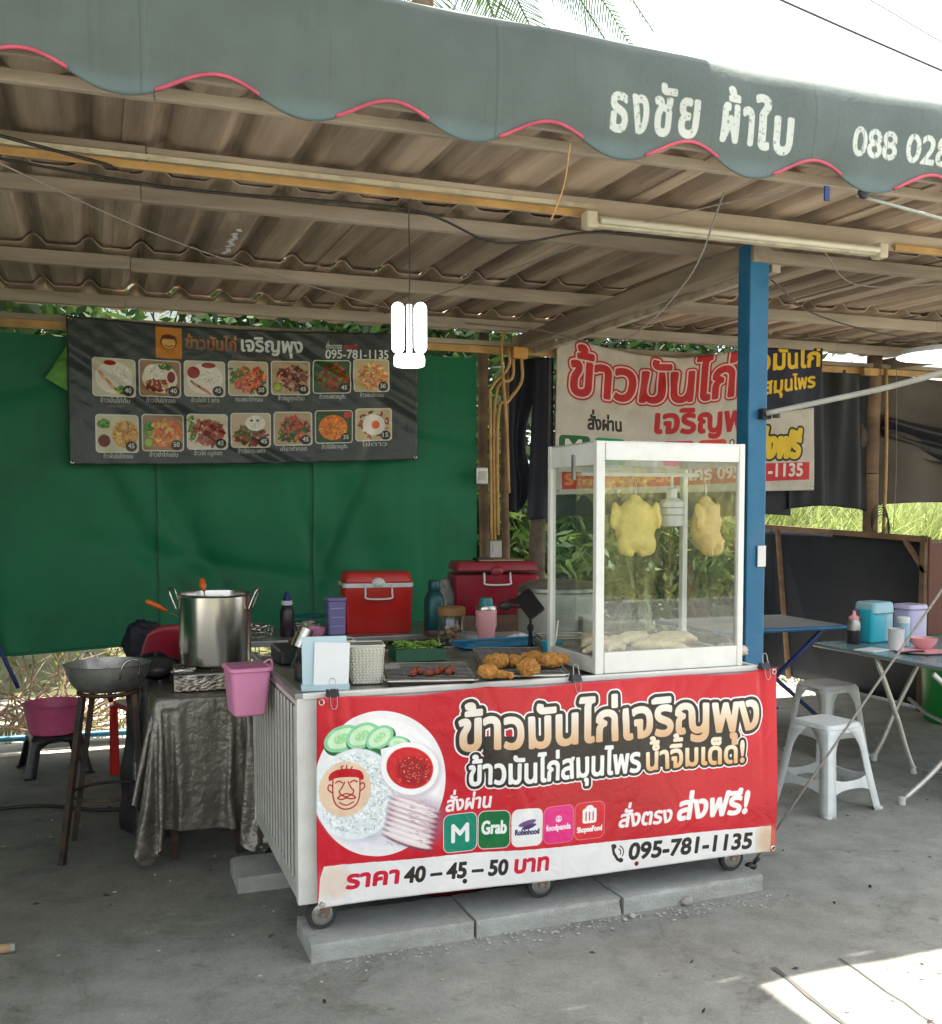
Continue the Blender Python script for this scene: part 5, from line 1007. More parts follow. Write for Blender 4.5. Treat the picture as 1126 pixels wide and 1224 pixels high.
# ------------------------------------------------------------------ big pot on a foil-covered stove table
t = empty('covered_table', (.45, 4.86, GZ), 0, 'small stove table wrapped to the ground in greasy grey plastic sheet', 'table')
o = bpy.data.objects.new('plastic_wrap', WRAP); C.objects.link(o); o.parent = t; WRAP.materials.append(M['foil']); o.location = (-.015, 0, .022); md = o.modifiers.new('sub', 'SUBSURF'); md.levels = md.render_levels = 1
MB().rbox((0, 0, .705), (.39, .46, .02), .02).build('tabletop', M['dark_metal'], t)
for sx in (-1, 1):
    for sy in (-1, 1): MB().box((sx*.14, sy*.18, .348), (.03, .03, .695)).build('leg', M['dark_metal'], t)
t = empty('dark_sheet_bundle', (.26, 5.16, GZ), 0, 'dark plastic sheet bundled behind the left of the covered table', 'plastic sheet')
MB().grid(lambda u, v: ((.10+.05*v+.02*math.sin(u*40))*math.cos(u*6.283)*(1+.25*mnoise.noise(Vector((u*6, v*4, 0)))), (.12+.05*v+.02*math.sin(u*34))*math.sin(u*6.283), .80-.78*v+.05*math.sin(u*6.28)*(1-v)), 120, 40).build('sheet', mat('dark_sheet', (.045, .042, .045), .3, .3, .4, 8, .9, 18), t, smooth=True)
MB().ell((0, 0, .79), (.11, .13, .05)).build('fold', mat('dark_sheet_top', (.05, .047, .05), .35, .2, .4, 8, .9, 18), t, smooth=True)
t = empty('gas_stove', (.50, 4.90, .771), R(-3), 'gas stove lined with foil under the big pot', 'stove')
MB().box((0, 0, .04), (.34, .34, .075)).build('body', M['steel_dull'], t, bevel=.006); 
mb = MB(); 
mb.grid(lambda u, v: (-.165+.33*u, -.176-.012*abs(mnoise.noise(Vector((u*9, v*5, 0)))), .005+.07*v), 60, 14).build('foil_lining', mat('foil_reflector', (.34, .30, .26), .3, .8, .5, 30, 1.0, 40, dirt=(.08, .05, .03), damt=.6, dscale=12), t)
for a in range(4): MB().bar((.05*math.cos(a*1.57), .05*math.sin(a*1.57), .088), (.15*math.cos(a*1.57), .15*math.sin(a*1.57), .088), .010, .016).build('pan_support', M['dark_metal'], t)
MB().tube([(.12*math.cos(a*.3927), .12*math.sin(a*.3927), .082) for a in range(16)], .007, 6, closed=True).build('burner', M['dark_metal'], t)
crumple('foil_ball', (.36, 4.74, .855), (.06, .03, .018), M['steel'], 'crumpled foil lying on the stove corner in front of the pot', 'foil', .4, seed=4)
t = empty('stock_pot', (.525, 4.93, .868), R(-20), 'tall stainless steel stock pot on the gas stove', 'pot')
MB().lathe([(.155, 0), (.163, .006), (.165, .015), (.165, .318), (.170, .322), (.172, .327), (.170, .331), (.163, .330), (.160, .318), (.160, .02), (0, .015)], seg=56).build('pot_body', M['steel'], t, auto=True)
MB().lathe([(.159, .29), (0, .291)], seg=40).build('broth', mat('dark_broth', (.03, .02, .012), .1), t)
for s_ in (-1, 1): MB().tube(curve([(s_*.165, -.045, .25), (s_*.185, -.045, .30), (s_*.205, -.035, .35), (s_*.205, .035, .35), (s_*.185, .045, .30), (s_*.165, .045, .25)], 4), .005, 7).build('handle', M['steel'], t, smooth=True)
def utensil(loc, a, b, lab):
    t = empty('ladle', loc, 0, lab, 'ladle'); a = Vector(a); b = Vector(b); m_ = a.lerp(b, .45); MB().tube([a, m_], .004, 6).build('shaft', M['steel'], t); MB().tube([m_, m_.lerp(b, .1), m_.lerp(b, .9), b], [.008, .012, .013, .008], 8).build('grip', M['orange'], t, smooth=True)
utensil((.50, 5.04, .98), (0, .02, .12), (-.17, .12, .17), 'ladle with orange handle leaning left out of the steel pot') if False else None
t = empty('ladle', (.30, 5.28, .90), 0, 'ladle with orange handle pointing left behind the steel pot', 'ladle'); MB().tube([(.12, 0, .14), (.02, 0, .19)], .004, 6).build('shaft', M['steel'], t); MB().tube([(.03, 0, .185), (-.01, 0, .21), (-.06, 0, .235), (-.07, 0, .238)], [.008, .013, .013, .008], 8).build('grip', M['orange'], t, smooth=True)
t = empty('ladle', (.50, 5.0, 1.17), 0, 'orange ladle handle sticking straight up behind the pot rim', 'ladle'); MB().tube([(0, -.02, -.1), (-.015, .05, .04)], .004, 6).build('shaft', M['steel'], t); MB().tube([(-.013, .04, .03), (-.017, .06, .055), (-.02, .075, .085)], [.008, .018, .012], 8).build('grip', M['orange'], t, smooth=True)

# ------------------------------------------------------------------ wok on its iron stand
t = empty('iron_stand', (.04, 4.92, GZ), 0, 'tall rusty iron pot stand with four splayed legs', 'stand')
top = .725
for (tx, ty, bx, by) in ((-.105, -.03, -.20, -.15), (.115, -.03, .155, -.20), (-.06, .09, -.155, .19), (.09, .09, .21, .14)):
    MB().bar((tx, ty, top-.01), (bx, by, .0), .026, .026).build('leg', M['dark_metal'], t, bevel=.002)
MB().tube([(.005+.125*math.cos(a*.2618), .02+.125*math.sin(a*.2618), top) for a in range(24)], .010, 7, closed=True).build('top_ring', M['dark_metal'], t, smooth=True)
MB().tube([(.005+.165*math.cos(a*.2618), .0+.165*math.sin(a*.2618), .27) for a in range(24)], .007, 7, closed=True).build('lower_ring', M['dark_metal'], t, smooth=True)
t = empty('frying_pan', (.045, 4.94, .770), 0, 'wide dull aluminium frying basin with loop handles on the iron stand', 'pan')
MB().lathe([(.11, 0), (.13, .004), (.155, .03), (.178, .075), (.188, .118), (.192, .121), (.186, .122), (.176, .078), (.152, .035), (.12, .012), (0, .010)], seg=52).build('basin', M['steel_dull'], t, auto=True)
for a in (R(115), R(-60)):
    Z = Matrix.Rotation(a, 4, 'Z'); MB().tube([Z @ p for p in curve([(.175, -.045, .07), (.19, -.045, .115), (.20, -.025, .15), (.20, .025, .15), (.19, .045, .115), (.175, .045, .07)], 4)], .0045, 7).build('handle', M['steel'], t, smooth=True)
# hose across the floor
simple('hose', MB().tube(curve([(-3, 5.3, GZ+.012), (-1.2, 5.55, GZ+.012), (-.4, 5.75, GZ+.012), (0, 5.55, GZ+.012), (.3, 5.5, GZ+.012), (.8, 5.3, GZ+.012)], 8), .010, 7), M['hose'], 'black hose running across the floor behind the iron stand', 'hose', smooth=True)
# stools ------------------------------------------------------------
def stool(name, loc, rz, m, lab, st=.25, sb=.36, H=.45, group=None, strut=True, arch=.055):
    t = empty(name, loc, rz, lab, 'stool', group)
    MB().rbox((0, 0, H-.012), (st+.012, st+.012, .024), .035, .93).build('seat', m, t, auto=True)
    def half(z): return (sb+(st-sb)*(z/(H-.02))**.9)/2
    for sx, sy in ((-1, -1), (1, -1), (1, 1), (-1, 1)):
        mb = MB(); n = 14
        for i in range(n+1):
            z = (H-.02)*i/n; c = half(z); w_ = .052+arch*max(0, (z/(H-.02)-.72)/.28)**1.8*1.2+.006*(1-z/H); r_ = .018
            for (dx, dy) in ((w_, 0), (r_, 0), (.005, .005), (0, r_), (0, w_)):
                mb.v.append((sx*(c-dx), sy*(c-dy), z))
        for i in range(n): mb.f += [(i*5+k, i*5+k+1, i*5+k+6, i*5+k+5) for k in range(4)]
        mb.build('leg', m, t, auto=True, solid=.005)
        MB().rbox((sx*(sb/2-.012), sy*(sb/2-.012), .006), (.034, .034, .012), .01).build('foot', m, t)
    if strut:
        for k in range(4):
            mb = MB(); Z = Matrix.Rotation(k*math.pi/2, 4, 'Z'); n = 8
            for i in range(n+1):
                u = i/n*2-1; z0 = .125-.03*abs(u)**3; z1 = .165+.03*abs(u)**3
                for z in (z0, z1): c = half(z); mb.v.append(tuple(Z @ Vector((u*(c-.03), -c+.004, z))))
            mb.f += [(2*i, 2*i+2, 2*i+3, 2*i+1) for i in range(n)]; mb.build('stretcher', m, t, solid=.005)
    for k in range(4):   # apron under the seat
        mb = MB(); Z = Matrix.Rotation(k*math.pi/2, 4, 'Z'); n = 10
        for i in range(n+1):
            u = i/n*2-1; z0 = H-.045-.03*abs(u)**3; z1 = H-.014
            for z in (z0, z1): c = half(min(z, H-.02)); mb.v.append(tuple(Z @ Vector((u*(c-.02), -c+.003, z))))
        mb.f += [(2*i, 2*i+2, 2*i+3, 2*i+1) for i in range(n)]; mb.build('apron', m, t, solid=.004)
    return t
stool('plastic_stool', (3.588, 4.38, GZ), R(9), M['stoolw'], 'pale plastic stool nearest to the camera beside the cart', group='plastic stools beside the cart', st=.255, sb=.40)
stool('plastic_stool', (4.36, 5.32, GZ), R(4), M['white_pl'], 'greyer plastic stool standing behind the nearest stool', group='plastic stools beside the cart', st=.27, sb=.37)
stool('low_stool', (-.245, 6.55, GZ), R(10), M['black'], 'low dark plastic stool under the pink basin', st=.28, sb=.38, H=.235, strut=False, arch=.10)
t = empty('pink_basin', (-.245, 6.52, GZ+.236), 0, 'round deep pink plastic basin on the low dark stool', 'basin'); MB().lathe([(.135, 0), (.14, .005), (.165, .15), (.176, .172), (.180, .176), (.174, .177), (.16, .155), (.136, .012), (0, .01)], seg=40).build('basin', M['pinkdeep'], t, auto=True)
# red chair
t = empty('plastic_chair', (.34, 6.2, GZ), R(-160), 'dark red plastic armchair with a cloth over its back behind the pot', 'chair')
MB().rbox((0, 0, .42), (.42, .42, .03), .05).build('seat', M['maroon'], t, auto=True)
mb = MB()
mb.grid(lambda u, v: ((u-.5)*(.44-.10*v**3), .20+.07*v+.04*math.cos((u-.5)*3.1)-.04, .43+.48*v-.05*(2*u-1)**4*v), 20, 14).build('backrest', M['maroon'], t, smooth=True, solid=.012)
for sx in (-1, 1):
    MB().tube(curve([(sx*.22, .2, .62), (sx*.25, 0, .64), (sx*.24, -.18, .62), (sx*.21, -.20, .43)], 4), .016, 8).build('armrest', M['maroon'], t, smooth=True)
    for sy in (-1, 1): MB().box((sx*.20, sy*.19, .205), (.05, .04, .41), taper=.8).build('leg', M['red'] if sx > 0 else M['maroon'], t, bevel=.004)
crumple('dark_cloth', (.26, 6.05, .72), (.13, .06, .14), M['navyfabric'], 'dark cloth hanging over the red chair back', 'cloth', .3, seed=9)

# ------------------------------------------------------------------ tables at right
t = empty('folding_table', (4.85, 4.5, GZ), 0, 'folding table with glossy blue green top and bent steel legs', 'table'); FO = Vector((4.85, 4.5, GZ))
def fp(mb, name, m, **k): return part(mb, name, m, t, FO, **k)
fp(MB().rbox((5.15, 4.45, .742), (1.86, 1.74, .014), .05), 'tabletop', M['tabletop'], auto=True)
fp(MB().tube([(4.25, 3.60, .735), (4.24, 5.30, .735), (6.05, 5.30, .735), (6.05, 3.60, .735)], .013, 8, closed=True), 'rim', M['chrome'], smooth=True)
for (a, b) in (((4.28, 4.80, .72), (4.50, 4.72, GZ+.02)), ((4.84, 5.0, .72), (4.50, 5.05, GZ+.02)), ((4.14, 4.22, .72), (4.80, 4.02, GZ+.02)), ((4.80, 4.16, .72), (3.97, 4.24, GZ+.02))):
    a = Vector(a); b = Vector(b); fp(MB().tube(curve([a, a.lerp(b, .55)+Vector((0, 0, .012)), a.lerp(b, .8)+Vector((0, 0, -.01)), b], 5), .0145, 8), 'leg', M['chrome'], smooth=True); fp(MB().lathe([(.018, -.02), (.018, .02), (0, .022)], (b.x, b.y, b.z), 10), 'foot_cap', M['white_pl'])
fp(MB().tube([(4.50, 4.73, GZ+.03), (4.80, 4.02, GZ+.03)], .011, 8), 'cross_bar', M['chrome'], smooth=True)
fp(MB().tube(curve([(4.42, 4.2, .62), (4.36, 4.26, .44), (4.5, 4.6, .40), (4.62, 4.9, .44)], 5), .011, 8), 'brace', M['chrome'], smooth=True)
TZ = .750
t = empty('napkin_box', (4.60, 5.22, TZ), R(10), 'cyan plastic box with a pale translucent lid on the folding table', 'box')
MB().rbox((0, 0, .105), (.15, .15, .21), .02).build('box', M['cyan'], t, auto=True); MB().rbox((.03, -.005, .215), (.20, .17, .075), .03, .94).build('lid', M['cyanpale'], t, auto=True); MB().rbox((.085, -.02, .10), (.10, .12, .20), .03).build('cup', M['cyanpale'], t, auto=True)
t = empty('lilac_box', (4.90, 5.20, TZ), R(5), 'pale lilac plastic box beside the cyan box', 'box'); MB().rbox((0, 0, .10), (.16, .15, .20), .03).build('box', M['lilacpale'], t, auto=True); MB().rbox((0, 0, .215), (.17, .16, .03), .03, .95).build('lid', M['lilacpale'], t, auto=True)
lathe_thing('condiment_bottle', (4.43, 5.17, TZ), [('liquid', [(.036, 0), (.04, .006), (.04, .085)], M['liquid_dark']), ('body', [(.04, .086), (.04, .13), (.03, .15)], M['steel_dull']), ('cap', [(.031, .15), (.032, .165), (.012, .18), (.008, .205), (0, .206)], M['pinkpale'])], 'dark soy bottle with pale pink cap left of the cyan box', 'bottle')
lathe_thing('chilli_bottle', (4.50, 5.24, TZ), [('body', [(.03, 0), (.034, .006), (.034, .15), (.02, .17)], M['liquid_red']), ('cap', [(.02, .17), (.018, .20), (0, .202)], M['maroon'])], 'red chilli bottle between the soy bottle and the cyan box', 'bottle')
lathe_thing('white_cup', (4.46, 4.84, TZ), [('cup', [(.040, 0), (.043, .004), (.046, .125), (.048, .13), (.044, .13), (.04, .01), (0, .01)], M['white_pl'])], 'white round cup in front of the cyan box', 'cup')
lathe_thing('shaker', (4.66, 5.0, TZ), [('body', [(.035, 0), (.036, .14)], M['cyanpale']), ('lid', [(.038, .14), (.038, .17), (.03, .178), (0, .18)], M['white_pl'])], 'small shaker with white lid behind the white cup', 'shaker')
bowl('bowl', (4.63, 4.80, TZ+.008), .080, .065, M['pinkpale'], 'pale pink bowl on the plate on the folding table')
simple('plate', MB().lathe([(.09, 0), (.12, .004), (.135, .010), (.12, .008), (0, .006)], seg=32, sx=1.1), M['pinkpale'], 'flat pale plate under the pink bowl on the folding table', 'plate', (4.53, 4.72, TZ), auto=True)
simple('spoon', MB().tube([(-.09, 0, .012), (.04, .0, .016)], .006, 6).ell((.06, 0, .014), (.025, .016, .006)), M['black'], 'dark spoon lying across the pale plate', 'spoon', (4.42, 4.66, TZ+.003))
simple('folded_napkin', MB().box((0, 0, .004), (.18, .13, .006), .3), M['card'], 'white napkin lying by the left edge of the folding table', 'napkin', (4.32, 4.88, TZ))
t = table_box('blue_table', 3.95, 5.05, 5.98, 6.72, .755, M['greytop'], 'grey topped table with blue folding legs behind the post', .014, False)
BO = Vector((4.5, 6.35, GZ))
part(MB().tube([(3.95, 5.98, .74), (5.05, 5.98, .74), (5.05, 6.72, .74), (3.95, 6.72, .74)], .017, 8, closed=True), 'edge_frame', M['bluepaint'], t, BO)
for y in (6.05, 6.62):
    for (a, b) in (((4.08, y, .73), (4.95, y, GZ)), ((4.95, y+.03, .73), (4.08, y+.03, GZ))): part(MB().bar(a, b, .034, .02), 'leg', M['darkblue'], t, BO)
# side wall of black cloth on a timber frame
t = empty('cloth_fence', (5.95, 7.5, GZ), 0, 'low side fence of black cloth stretched on a timber frame', 'fence'); EO = Vector((5.95, 7.5, GZ))
def ex(y): return 5.95-.10*(y-7.5)*0
part(MB().grid(lambda u, v: (5.97+.03*math.sin(u*9+v*4), 9.2-u*3.05, GZ+.02+v*(1.40-.09*u)), 60, 16), 'cloth', M['navyfabric'], t, EO, smooth=True, solid=.004)
FZ = lambda y: GZ+1.41-.09*(9.2-y)/3.05
part(MB().grid(lambda u, v: (5.97-u*1.9, 9.22+.02*math.sin(u*7), GZ+.02+v*1.40), 20, 8), 'cloth', M['navyfabric'], t, EO, smooth=True, solid=.004)
part(MB().bar((5.93, 9.24, FZ(9.2)), (4.05, 9.24, FZ(9.2)), .03, .045), 'top_rail', M['wood'], t, EO)
part(MB().bar((5.93, 9.2, FZ(9.2)), (5.93, 6.12, FZ(6.12)), .03, .045), 'top_rail', M['wood'], t, EO)
part(MB().bar((5.92, 7.75, GZ), (5.92, 7.95, FZ(7.9)), .035, .03), 'stud', M['wood'], t, EO); part(MB().bar((5.92, 6.16, GZ), (5.92, 6.16, FZ(6.1)+.03), .03, .05), 'stud', M['wood'], t, EO); part(MB().bar((5.92, 9.1, GZ), (5.92, 9.1, FZ(9)), .035, .03), 'stud', M['wood'], t, EO)
part(MB().bar((5.92, 6.35, FZ(6.3)-.02), (5.92, 6.14, FZ(6.1)-.25), .03, .03), 'brace', M['wood'], t, EO)
part(MB().tube([(5.90, 6.08, GZ), (5.90, 6.08, FZ(6.1)+.02)], .012, 7), 'pipe', M['brownpanel'], t, EO)
t = empty('brown_board', (6.76, 6.45, GZ), 0, 'brown red board standing behind the green bin', 'board'); MB().box((0, 0, .64), (1.2, .03, 1.28)).build('board', M['brownpanel'], t); MB().box((0, -.012, 1.29), (1.24, .04, .03)).build('cap', M['wood'], t)
t = empty('green_bin', (5.90, 5.80, GZ), 0, 'bright green plastic bin behind the folding table', 'bin'); MB().lathe([(.20, 0), (.21, .01), (.25, .56), (.265, .57), (.265, .60), (.25, .61), (0, .615)], seg=32).build('bin_body', M['green_pl'], t, auto=True); MB().tube([(.258*math.cos(a*.2618), .258*math.sin(a*.2618), .50) for a in range(24)], .007, 6, closed=True).build('ring', M['green_pl'], t)
simple('litter_pile', MB().ell((0, 0, .03), (.09, .06, .03)).ell((.09, .03, .02), (.05, .04, .02)), M['paper'], 'small pale litter heap on the ground behind the cart end', 'litter', (3.25, 4.75, GZ), smooth=True)
# ------------------------------------------------------------------ hanging lamps, wires, ropes, pipes
t = empty('hanging_lamp', (1.215, 4.05, 2.17), R(10), 'lit white folding lamp hanging from the roof beam over the cart', 'lamp')
MB().lathe([(.055, 0), (.062, .004), (.064, .03), (.060, .045), (.02, .05), (0, .05)], seg=30).build('base', M['tubelit'], t, auto=True)
for sx in (-1, 1):
    MB().rbox((0, 0, 0), (.050, .205, .016), .024, X=Matrix.Rotation(R(-28+sx*12), 4, 'Z') @ Matrix.Translation((sx*.044, -.012, .155)) @ Matrix.Rotation(R(90), 4, 'X')).build('light_panel', M['lamp'], t)
MB().tube([(0, 0, .05), (0, 0, .25)], .012, 8).build('stem', M['white_pl'], t); MB().tube(curve([(0, 0, .25), (.003, 0, .42), (0, 0, .60), (.0, -.03, .70), (.004, -.02, .74), (0, .03, .74)], 5), .003, 5).build('cord', M['black'], t)
t = empty('saucer_lamp', (4.27, 4.3, 2.40), 0, 'lit flat saucer lamp at the right edge under the roof', 'lamp'); MB().lathe([(.26, 0), (.265, .006), (.24, .03), (.08, .05), (0, .052)], seg=40).build('housing', M['white_pl'], t, auto=True); MB().lathe([(.255, -.002), (.18, -.012), (0, -.016)], seg=40).build('diffuser', M['lamp'], t, auto=True); MB().tube([(0, 0, .05), (0, 0, .46)], .003, 5).build('cord', M['black'], t)
wires = [([(-.6, 4.0, 2.84), (.3, 4.02, 2.78), (1.2, 4.05, 2.80), (1.6, 4.05, 2.70), (2.0, 4.02, 2.77), (2.5, 4.02, 2.80)], .005, 'hose', 'black cable drooping under the front roof beam from the left'),
         ([(-.9, 3.5, 2.84), (-.1, 3.9, 2.83), (.1, 3.98, 2.82)], .006, 'hose', 'black cable sloping down to the left end of the roof beam'),
         ([(-.30, 3.7, 2.72), (.3, 4.6, 2.74), (1.1, 5.6, 2.80), (2.2, 6.6, 2.83)], .003, 'rope', 'thin string stretched diagonally under the roof at left'),
         ([(2.4, 3.6, 2.86), (2.48, 4.0, 2.60), (2.40, 4.5, 2.40), (2.42, 5.5, 2.62), (2.3, 6.4, 2.80)], .004, 'rope', 'grey wire looping down from the awning left of the blue post'),
         ([(3.0, 4.1, 2.66), (3.6, 4.5, 2.60), (4.6, 4.8, 2.58), (6, 5, 2.7)], .004, 'hose', 'dark wire sagging right of the blue post'),
         ([(2.55, 3.4, 2.83), (2.2, 3.9, 2.80), (2.0, 4.4, 2.76), (1.7, 6.2, 2.79)], .003, 'rope', 'thin string running back from the awning above the cabinet'),
         ([(2.85, 3.36, 2.83), (3.6, 3.1, 2.62), (4.6, 2.8, 2.35)], .007, 'pvc', 'pale rope running down right from the awning edge'),
         ([(3.2, 4.0, 2.80), (3.6, 4.2, 2.70), (4.2, 4.0, 2.72), (5.4, 4.1, 2.80)], .003, 'rope', 'thin wire slack under the batten light at right'),
         ([(1.575, 3.30, 2.86), (1.56, 3.32, 2.72), (1.52, 3.34, 2.60)], .0025, 'conduit', 'yellow string dangling from the awning edge'),
         ([(6.3, 6.9, 2.75), (6.32, 6.9, 1.9), (6.30, 6.9, 1.4)], .003, 'rope', 'thin cord hanging straight down right of the timber post')]
for p, r_, m_, lab in wires: simple('wire', MB().tube(curve(p, 8), r_, 6), M[m_], lab, 'wire', smooth=True)
simple('guy_rope', MB().tube([(2.645, 3.70, GZ+.01), (3.0, 3.58, .60), (3.42, 3.42, 1.28), (4.35, 3.22, 2.84)], .0055, 7), M['rope'], 'taut grey guy rope from the ground to the awning at right', 'rope', smooth=True)
simple('ground_peg', MB().ell((0, 0, .012), (.03, .022, .016)).tube([(0, 0, .01), (.03, -.02, .05)], .008, 6), M['black'], 'black peg holding the guy rope on the floor', 'peg', (2.645, 3.70, GZ), smooth=True)
t = empty('bent_pipe', (3.0, 4.12, 2.04), 0, 'grey plastic pipe bending off the blue post to the right', 'pipe'); MB().tube(curve([(-.02, -.02, 0), (.18, -.20, .05), (.36, -.42, .10), (.52, -.68, .17), (.72, -1.0, .30)], 6), .013, 9).build('pipe', M['pvc'], t, smooth=True); MB().box((-.005, .01, 0), (.05, .04, .05)).build('bracket', M['black'], t, bevel=.004); MB().lathe([(.018, -.02), (.018, .02)], (.03, -.03, .0), 12).build('clamp', M['black'], t)
simple('strap_end', MB().box((0, 0, 0), (.022, .008, .055)), M['darkblue'], 'dark strap end hanging from the awning edge', 'strap', (2.66, 3.30, 2.80)); t = empty('pulley', (2.86, 3.33, 2.83), 0, 'small black pulley on the awning edge', 'pulley'); MB().ell((0, 0, 0), (.026, .016, .022)).build('wheel', M['black'], t, smooth=True); MB().tube([(0, 0, .02), (0, 0, .05)], .004, 5).build('hook', M['steel'], t)
# conduits and switch boxes by the timber posts
t = empty('conduit_run', (2.75, 6.88, 1.3), 0, 'ochre electrical conduits with junction box beside the green tarpaulin', 'conduit'); QO = Vector((2.75, 6.88, 1.3))
for p in ([(2.80, 6.87, 2.74), (2.80, 6.87, 2.60), (2.67, 6.87, 2.45), (2.66, 6.87, 2.30), (2.67, 6.87, 1.35)], [(2.90, 6.87, 2.66), (2.90, 6.87, 2.50), (2.80, 6.87, 2.36), (2.72, 6.87, 2.25), (2.72, 6.87, 1.40)], [(2.84, 6.88, 2.66), (2.83, 6.88, 2.52), (2.70, 6.88, 2.36), (2.70, 6.88, 1.32)], [(2.76, 6.86, 2.84), (2.74, 6.86, 2.70), (2.78, 6.86, 2.2), (2.80, 6.86, 1.7)]):
    part(MB().tube(curve(p, 5), .012, 8), 'pipe', M['conduit'], t, QO, smooth=True)
part(MB().box((2.88, 6.86, 2.70), (.11, .05, .08)), 'junction_box', mat('orange_box', (.62, .30, .07), .5), t, QO, bevel=.004)
for (x, z, lab) in ((2.575, 1.82, 'grey socket box beside the green tarpaulin edge'), (2.68, 1.30, 'pale switch box at the foot of the conduits')):
    t = empty('socket_box', (x, 6.83, z), 0, lab, 'socket'); MB().box((0, 0, 0), (.09, .05, .12)).build('box', M['steel_dull'] if z > 1.5 else M['switch'], t, bevel=.006); MB().box((0, -.027, 0), (.05, .006, .06)).build('plate', M['switch'], t)
t = empty('conduit_run', (6.2, 6.9, 2.0), 0, 'ochre conduit and wires strapped to the right timber post', 'conduit'); QO = Vector((6.2, 6.9, 2.0))
part(MB().tube(curve([(6.22, 6.93, 2.75), (6.23, 6.92, 2.0), (6.21, 6.92, 1.1)], 5), .014, 8), 'pipe', M['conduit'], t, QO, smooth=True); part(MB().box((6.02, 6.90, 2.71), (.14, .05, .06)), 'junction_box', M['conduit'], t, QO)
for k in range(5): part(MB().tube([(6.14+.09*math.cos(a*.5236+k), 6.86+.02*k*.3, 1.42+.12*math.sin(a*.5236+k)+.02*k) for a in range(12)], .004, 5, closed=True), 'coiled_wire', M['hose'], t, QO)
part(MB().tube([(6.14+.066*math.cos(a*.5236), 7.0+.07*math.sin(a*.5236), 1.88) for a in range(12)], .004, 5, closed=True), 'tie', M['black'], t, QO)
# ------------------------------------------------------------------ small stones and scraps
for (x, y, r_, lab) in ((2.165, 3.44, .026, 'round pale pebble in front of the right slab'), (1.90, 3.40, .014, 'small pebble near the slab joint'), (1.86, 3.385, .010, 'tiny pebble left of the small pebble')):
    mb = MB().ell((0, 0, r_*.6), (r_, r_*.8, r_*.7), None, 12, 8); mb.v = [tuple(Vector(p)*(1+.2*mnoise.noise(Vector(p)*60))) for p in mb.v]; simple('pebble', mb, M['stone'], lab, 'pebble', (x, y, GZ), smooth=True)
mb = MB()
for _ in range(750):
    x = random.uniform(-2, 5); y = random.uniform(1.4, 6.5); r_ = random.uniform(.002, .007)
    if random.random() < .35: x = random.uniform(.7, 2.6); y = 3.43-abs(random.gauss(0, .05))
    mb.ell((x, y, GZ+r_*.4), (r_*random.uniform(1, 1.8), r_, r_*.6), None, 6, 4)
tag(mb.build('gravel', M['stone'], smooth=True), 'loose grit and tiny stones scattered over the concrete yard', 'gravel', kind='stuff')
mb = MB()
for _ in range(60):
    x = random.uniform(-1, 4.6); y = random.uniform(2.2, 6); a = random.uniform(0, 6.28); L_ = random.uniform(.008, .025)
    mb.add([(x-L_*math.cos(a), y-L_*math.sin(a), GZ+.003), (x+L_*.3*math.sin(a), y-L_*.3*math.cos(a), GZ+.008), (x+L_*math.cos(a), y+L_*math.sin(a), GZ+.004), (x-L_*.3*math.sin(a), y+L_*.3*math.cos(a), GZ+.002)], [(0, 1, 2, 3)])
tag(mb.build('dry_leaf_litter', M['dark_metal']), 'dark dry leaf scraps scattered on the yard floor', 'leaf litter', kind='stuff')
t = empty('bamboo_pole', (-.55, 3.88, GZ+.018), 0, 'tan bamboo pole end lying on the floor at left', 'pole'); MB().tube([(-1.2, .02, 0), (.25, 0, 0)], .017, 10).build('cane', mat('bamboo', (.38, .26, .14), .5, 0, .2, 8), t, smooth=True); MB().tube([(.245, 0, 0), (.262, 0, 0)], .0185, 10).build('end_cap', M['grey_metal'], t)
simple('bottle_scrap', MB().tube([(0, 0, .01), (.05, .02, .02)], .008, 7), M['bag'], 'clear plastic scrap on the floor behind the nearest stool', 'plastic scrap', (3.93, 4.62, GZ))

